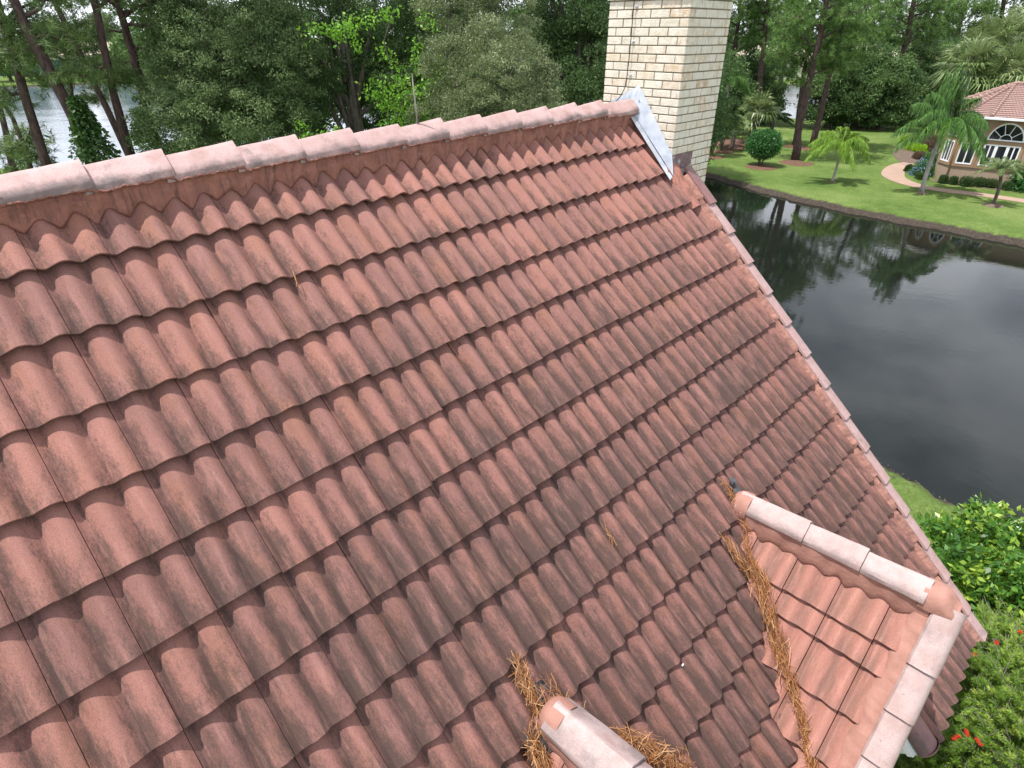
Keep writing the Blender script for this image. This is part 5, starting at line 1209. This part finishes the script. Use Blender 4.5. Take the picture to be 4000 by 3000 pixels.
# down pipe in the corner
mb = MB(); q = V1*A_(1, 1, 0)+(CAM-V1)*A_(1, 1, 0)/np.linalg.norm(CAM-V1)*.06; mb.tube([q+A_(0, 0, .05), q+A_(0, 0, WH-.1)], .04, 8); mb.build('downpipe', M_BAND, nh, None, True)
# roof: hips from offset eave corners to a short ridge
def outset(Pl, o):
    out = []
    for i in range(len(Pl)):
        a = Pl[max(i-1, 0)]; b = Pl[i]; c = Pl[min(i+1, len(Pl)-1)]
        def nm(p, q): n_ = np.cross(q-p, Zup); n_ /= np.linalg.norm(n_)+1e-9; return n_ if n_@(CAM-p) > 0 else -n_
        n1 = nm(a, b) if i else nm(b, c); n2 = nm(b, c) if i < len(Pl)-1 else n1
        m_ = n1+n2; m_ /= np.linalg.norm(m_); out.append(b+m_*o/max(.4, m_@n1))
    return [A_(q[0], q[1], WH) for q in out]
EV = outset(WP, .5)
AP = atY(3965, 330, 42.5); AP2 = AP+dirv*9; AP2[2] = AP[2]; print('apex', AP)
M_NTILE = simple('pink roof tile', (.31, .20, .175), (.255, .165, .145), 5, .85, .4, 60, .01)
mb = MB(); rf = MB()
faces = [(EV[0], EV[1], AP), (EV[1], EV[2], AP), (EV[2], EV[3], AP), (EV[3], EV[4], AP)]
def hipface(a, b, ap, ap2=None):
    e = (b-a)/np.linalg.norm(b-a); ln = np.linalg.norm(b-a); n_ = np.cross(e, ap-a); n_ /= np.linalg.norm(n_); n_ = n_ if n_[2] > 0 else -n_
    up = np.cross(n_, e); up = up if up[2] > 0 else -up
    s = (ap-a)@up; xa = (ap-a)@e; xb = (ap2-a)@e if ap2 is not None else xa
    rows = max(2, int(s/.34)); 
    for k in range(rows):
        y0, y1 = s*k/rows, s*(k+1)/rows; L0, R0 = xa*y0/s, ln+(xb-ln)*y0/s; L1, R1_ = xa*y1/s, ln+(xb-ln)*y1/s
        nx = max(3, int((R0-L0)/.05)); xs = np.linspace(L0, R0, nx); xs2 = np.clip(xs, L1, R1_)
        h = .030*np.abs(np.sin(xs*math.pi/.16))
        A0 = a+np.outer(xs, e)+up*y0+np.outer(h+.055, n_); B0 = a+np.outer(xs2, e)+up*y1+np.outer(.030*np.abs(np.sin(xs2*math.pi/.16))+.01, n_); C0 = A0-n_*.05
        mb.grid(np.array([C0, A0, B0]))
hipface(EV[0], EV[1], AP); hipface(EV[1], EV[2], AP); hipface(EV[2], EV[3], AP); hipface(EV[3], EV[5], AP, AP2)
nr = mb.build('roof', M_NTILE, nh)
M_NCAP = simple('hip cap', (.33, .215, .185), (.27, .175, .15), 6, .85)
for a, b in ((EV[1], AP), (EV[2], AP), (EV[3], AP), (AP, AP2), (EV[0], AP)):
    n = max(2, int(np.linalg.norm(b-a)/.38)); mb = MB()
    for k in range(n):
        p, q = a+(b-a)*k/n, a+(b-a)*(k+1.1)/n; mb.tube([p+A_(0, 0, .10), q+A_(0, 0, .07)], [.11, .09], 8)
    mb.build('hip_cap', M_NCAP, nr, None, 'auto')
mb = MB()
for a, b in zip(EV[:-1], EV[1:]):
    Mm = wallframe(a, b); ln = np.linalg.norm(b-a); Mm[2, 3] = 0; mb.box((ln/2, -.02, WH-.02), (ln+.03, .10, .13), Mm, bev=.01)
mb.build('gutter', M_FRAMEW, nh)
mb = MB()
for i in range(len(WP)-1): mb.add([EV[i]-A_(0, 0, .07), EV[i+1]-A_(0, 0, .07), WP[i+1]*A_(1, 1, 0)+A_(0, 0, WH-.07), WP[i]*A_(1, 1, 0)+A_(0, 0, WH-.07)], [[0, 1, 2, 3]])
mb.build('soffit', M_STUC, nh)

# ------------------------------------------------------------------ near bushes at the lower right
def nearbush(name, label, lobes, leaf, per, sp, lm, seed, asp, base, flat=.9):
    g = np.random.default_rng(seed); root = empty(name, base, label, 'shrub'); mbc, C = crown(lobes, leaf, per, sp, g, asp, 0, flat)
    mt = MB()
    for j in g.choice(len(C), min(46, len(C)), replace=False):
        b = A_(*base); q = C[j]; mid = b*.45+q*.55+g.normal(0, .12, 3); t = np.linspace(0, 1, 8)[:, None]; P = b*(1-t)**2+2*mid*t*(1-t)+q*t*t; P[1:-1] += g.normal(0, .03, (6, 3)); mt.tube(P, .020*(1-.75*t[:, 0])+.003, 6)
    mt.build('stem', B_TWIG, root, None, True); mbc.build('foliage', lm, root); return root, C
def nl_(x, y, z, r, rz=None): c = ground(x, y, z); return (c[0], c[1], c[2], r, r, rz or r)
nearbush('glossy_bush', 'bush with glossy rounded green leaves beside the roof edge and lawn', [nl_(3770, 2150, 2.0, .45), nl_(3910, 2130, 1.9, .55), nl_(3830, 2300, 2.1, .5), nl_(3970, 2330, 2.0, .55), nl_(3880, 2430, 1.9, .42), nl_(4070, 2220, 1.8, .6), nl_(3740, 2240, 1.7, .35), nl_(3680, 2060, 1.9, .16)], .10, 34, .22, L_GLOSS, 401, .5, ground(3850, 2270, 0))
def sprays(name, label, lobes, ns, leaf, lm, seed, base, per=76):
    g = np.random.default_rng(seed); root = empty(name, base, label, 'shrub'); mb = MB(); mt = MB(); Lb = np.array(lobes); PP, DD, TT, SS = [], [], [], []
    for k in range(ns):
        l = Lb[g.integers(len(Lb))]; d = rdirs(1, g)[0]; d[2] = abs(d[2])*.9+.1*d[2]; p = l[:3]+d*l[3:]*g.uniform(.5, .9)
        ax = d*.8+rdirs(1, g)[0]*.55+A_(0, 0, .25); ax /= np.linalg.norm(ax); ln = g.uniform(.16, .34)
        t = g.random((per, 1)); c = p+ax*ln*t-A_(0, 0, 1)*.25*ln*t**2
        ld = np.cross(rdirs(per, g), ax); ld /= np.linalg.norm(ld, axis=1)[:, None]; ld = ld*.8+ax*.75; ld /= np.linalg.norm(ld, axis=1)[:, None]
        PP.append(c); DD.append(ld); tb = .42+g.normal(0, .15); TT.append(tb+.35*t[:, 0]*(g.random() > .35)+g.normal(0, .08, per)); SS.append(leaf*(1-.45*t[:, 0])*g.uniform(.7, 1.2, per))
        mt.tube([p-ax*.10, p+ax*ln*.5, p+ax*ln], [.004, .003, .002], 5, cap=False)
    leaves(mb, np.concatenate(PP), np.concatenate(DD), np.concatenate(SS), np.concatenate(TT), g, .16)
    for j in range(60):
        l = Lb[g.integers(len(Lb))]; d = rdirs(1, g)[0]; d[2] = abs(d[2]); q = l[:3]+d*l[3:]*g.uniform(.6, .95); b_0 = A_(*base)
        mid = b_0*.4+q*.6+g.normal(0, .18, 3); t = np.linspace(0, 1, 8)[:, None]; P = b_0*(1-t)**2+2*mid*t*(1-t)+q*t*t; P[1:-1] += g.normal(0, .03, (6, 3)); mt.tube(P, .018*(1-.7*t[:, 0])+.003, 6)
    mt.build('stem', B_TWIG, root, None, True); mb.build('foliage', lm, root); return root
rt_ = sprays('bottlebrush_bush', 'feathery yellow-green bottlebrush bush with small red flowers at the lower right', [nl_(3850, 2600, 2.1, .5), nl_(3970, 2580, 2.0, .5), nl_(3940, 2760, 2.1, .55), nl_(3800, 2770, 1.9, .45), nl_(3970, 2930, 2.0, .55), nl_(3810, 2940, 1.8, .5), nl_(3650, 2990, 1.5, .42), nl_(3560, 3050, 1.3, .42), nl_(4060, 2700, 2.0, .55), nl_(3780, 2630, 1.6, .35)], 1500, .075, L_BOTTLE, 402, ground(3880, 2780, 0))
g = np.random.default_rng(403)
for i, (x, y, z) in enumerate(((3893, 2510, 2.62), (3798, 2555, 2.45), (3735, 2880, 2.4), (3823, 2897, 2.5), (3775, 2862, 2.5), (3985, 2468, 2.6))):
    c = ground(x, y, z); n = 150; a = rdirs(1, g)[0]; t = g.uniform(-.035, .035, (n, 1)); d = np.cross(rdirs(n, g), a); d /= np.linalg.norm(d, axis=1)[:, None]
    mb = MB(); leaves(mb, c+a*t, d, .024*g.uniform(.7, 1.1, n), g.random(n), g, .16); mb.tube([c-a*.04, c+a*.04], .004, 5); mb.build('blossom', L_RED, rt_)
# lawn blades on the near bank
g = np.random.default_rng(500); n = 60000
X = g.uniform(6.0, 14, n); Y = g.uniform(4.5, 12.5, n); ok = (sdist(X, Y, POND)+wob(X, Y)*.55 > .75); X, Y = X[ok], Y[ok]; n = len(X)
P = np.stack([X, Y, gheight(X, Y)], 1); d = rdirs(n, g)*.45+A_(0, 0, 1); d /= np.linalg.norm(d, axis=1)[:, None]
mb = MB(); leaves(mb, P, d, g.uniform(.03, .075, n), .5+g.normal(0, .22, n), g, .16); tag(mb.build('grass', L_GRASS), 'short mown grass on the near pond bank', 'grass', None, 'stuff')
# litter of twigs and weed along the waterline
g = np.random.default_rng(501); mb = MB(); Pp = np.array(POND); n = 2600
i = g.integers(0, len(Pp), n); f = g.random((n, 1)); Q = Pp[i]*(1-f)+Pp[(i+1) % len(Pp)]*f+g.normal(0, .30, (n, 2))
s_ = sdist(Q[:, 0], Q[:, 1], POND)+wob(Q[:, 0], Q[:, 1])*.55; Q = Q[(s_ > .0) & (s_ < .5)]; n = len(Q)
z = np.maximum(gheight(Q[:, 0], Q[:, 1]), WZ)+.005; d = rdirs(n, g)*A_(1, 1, .25); leaves(mb, np.c_[Q, z], d, g.uniform(.03, .14, n), g.random(n)*.7, g, .2)
tag(mb.build('bank_debris', L_BROWN), 'dry twigs and weed scattered along the muddy waterline', 'debris', None, 'stuff')
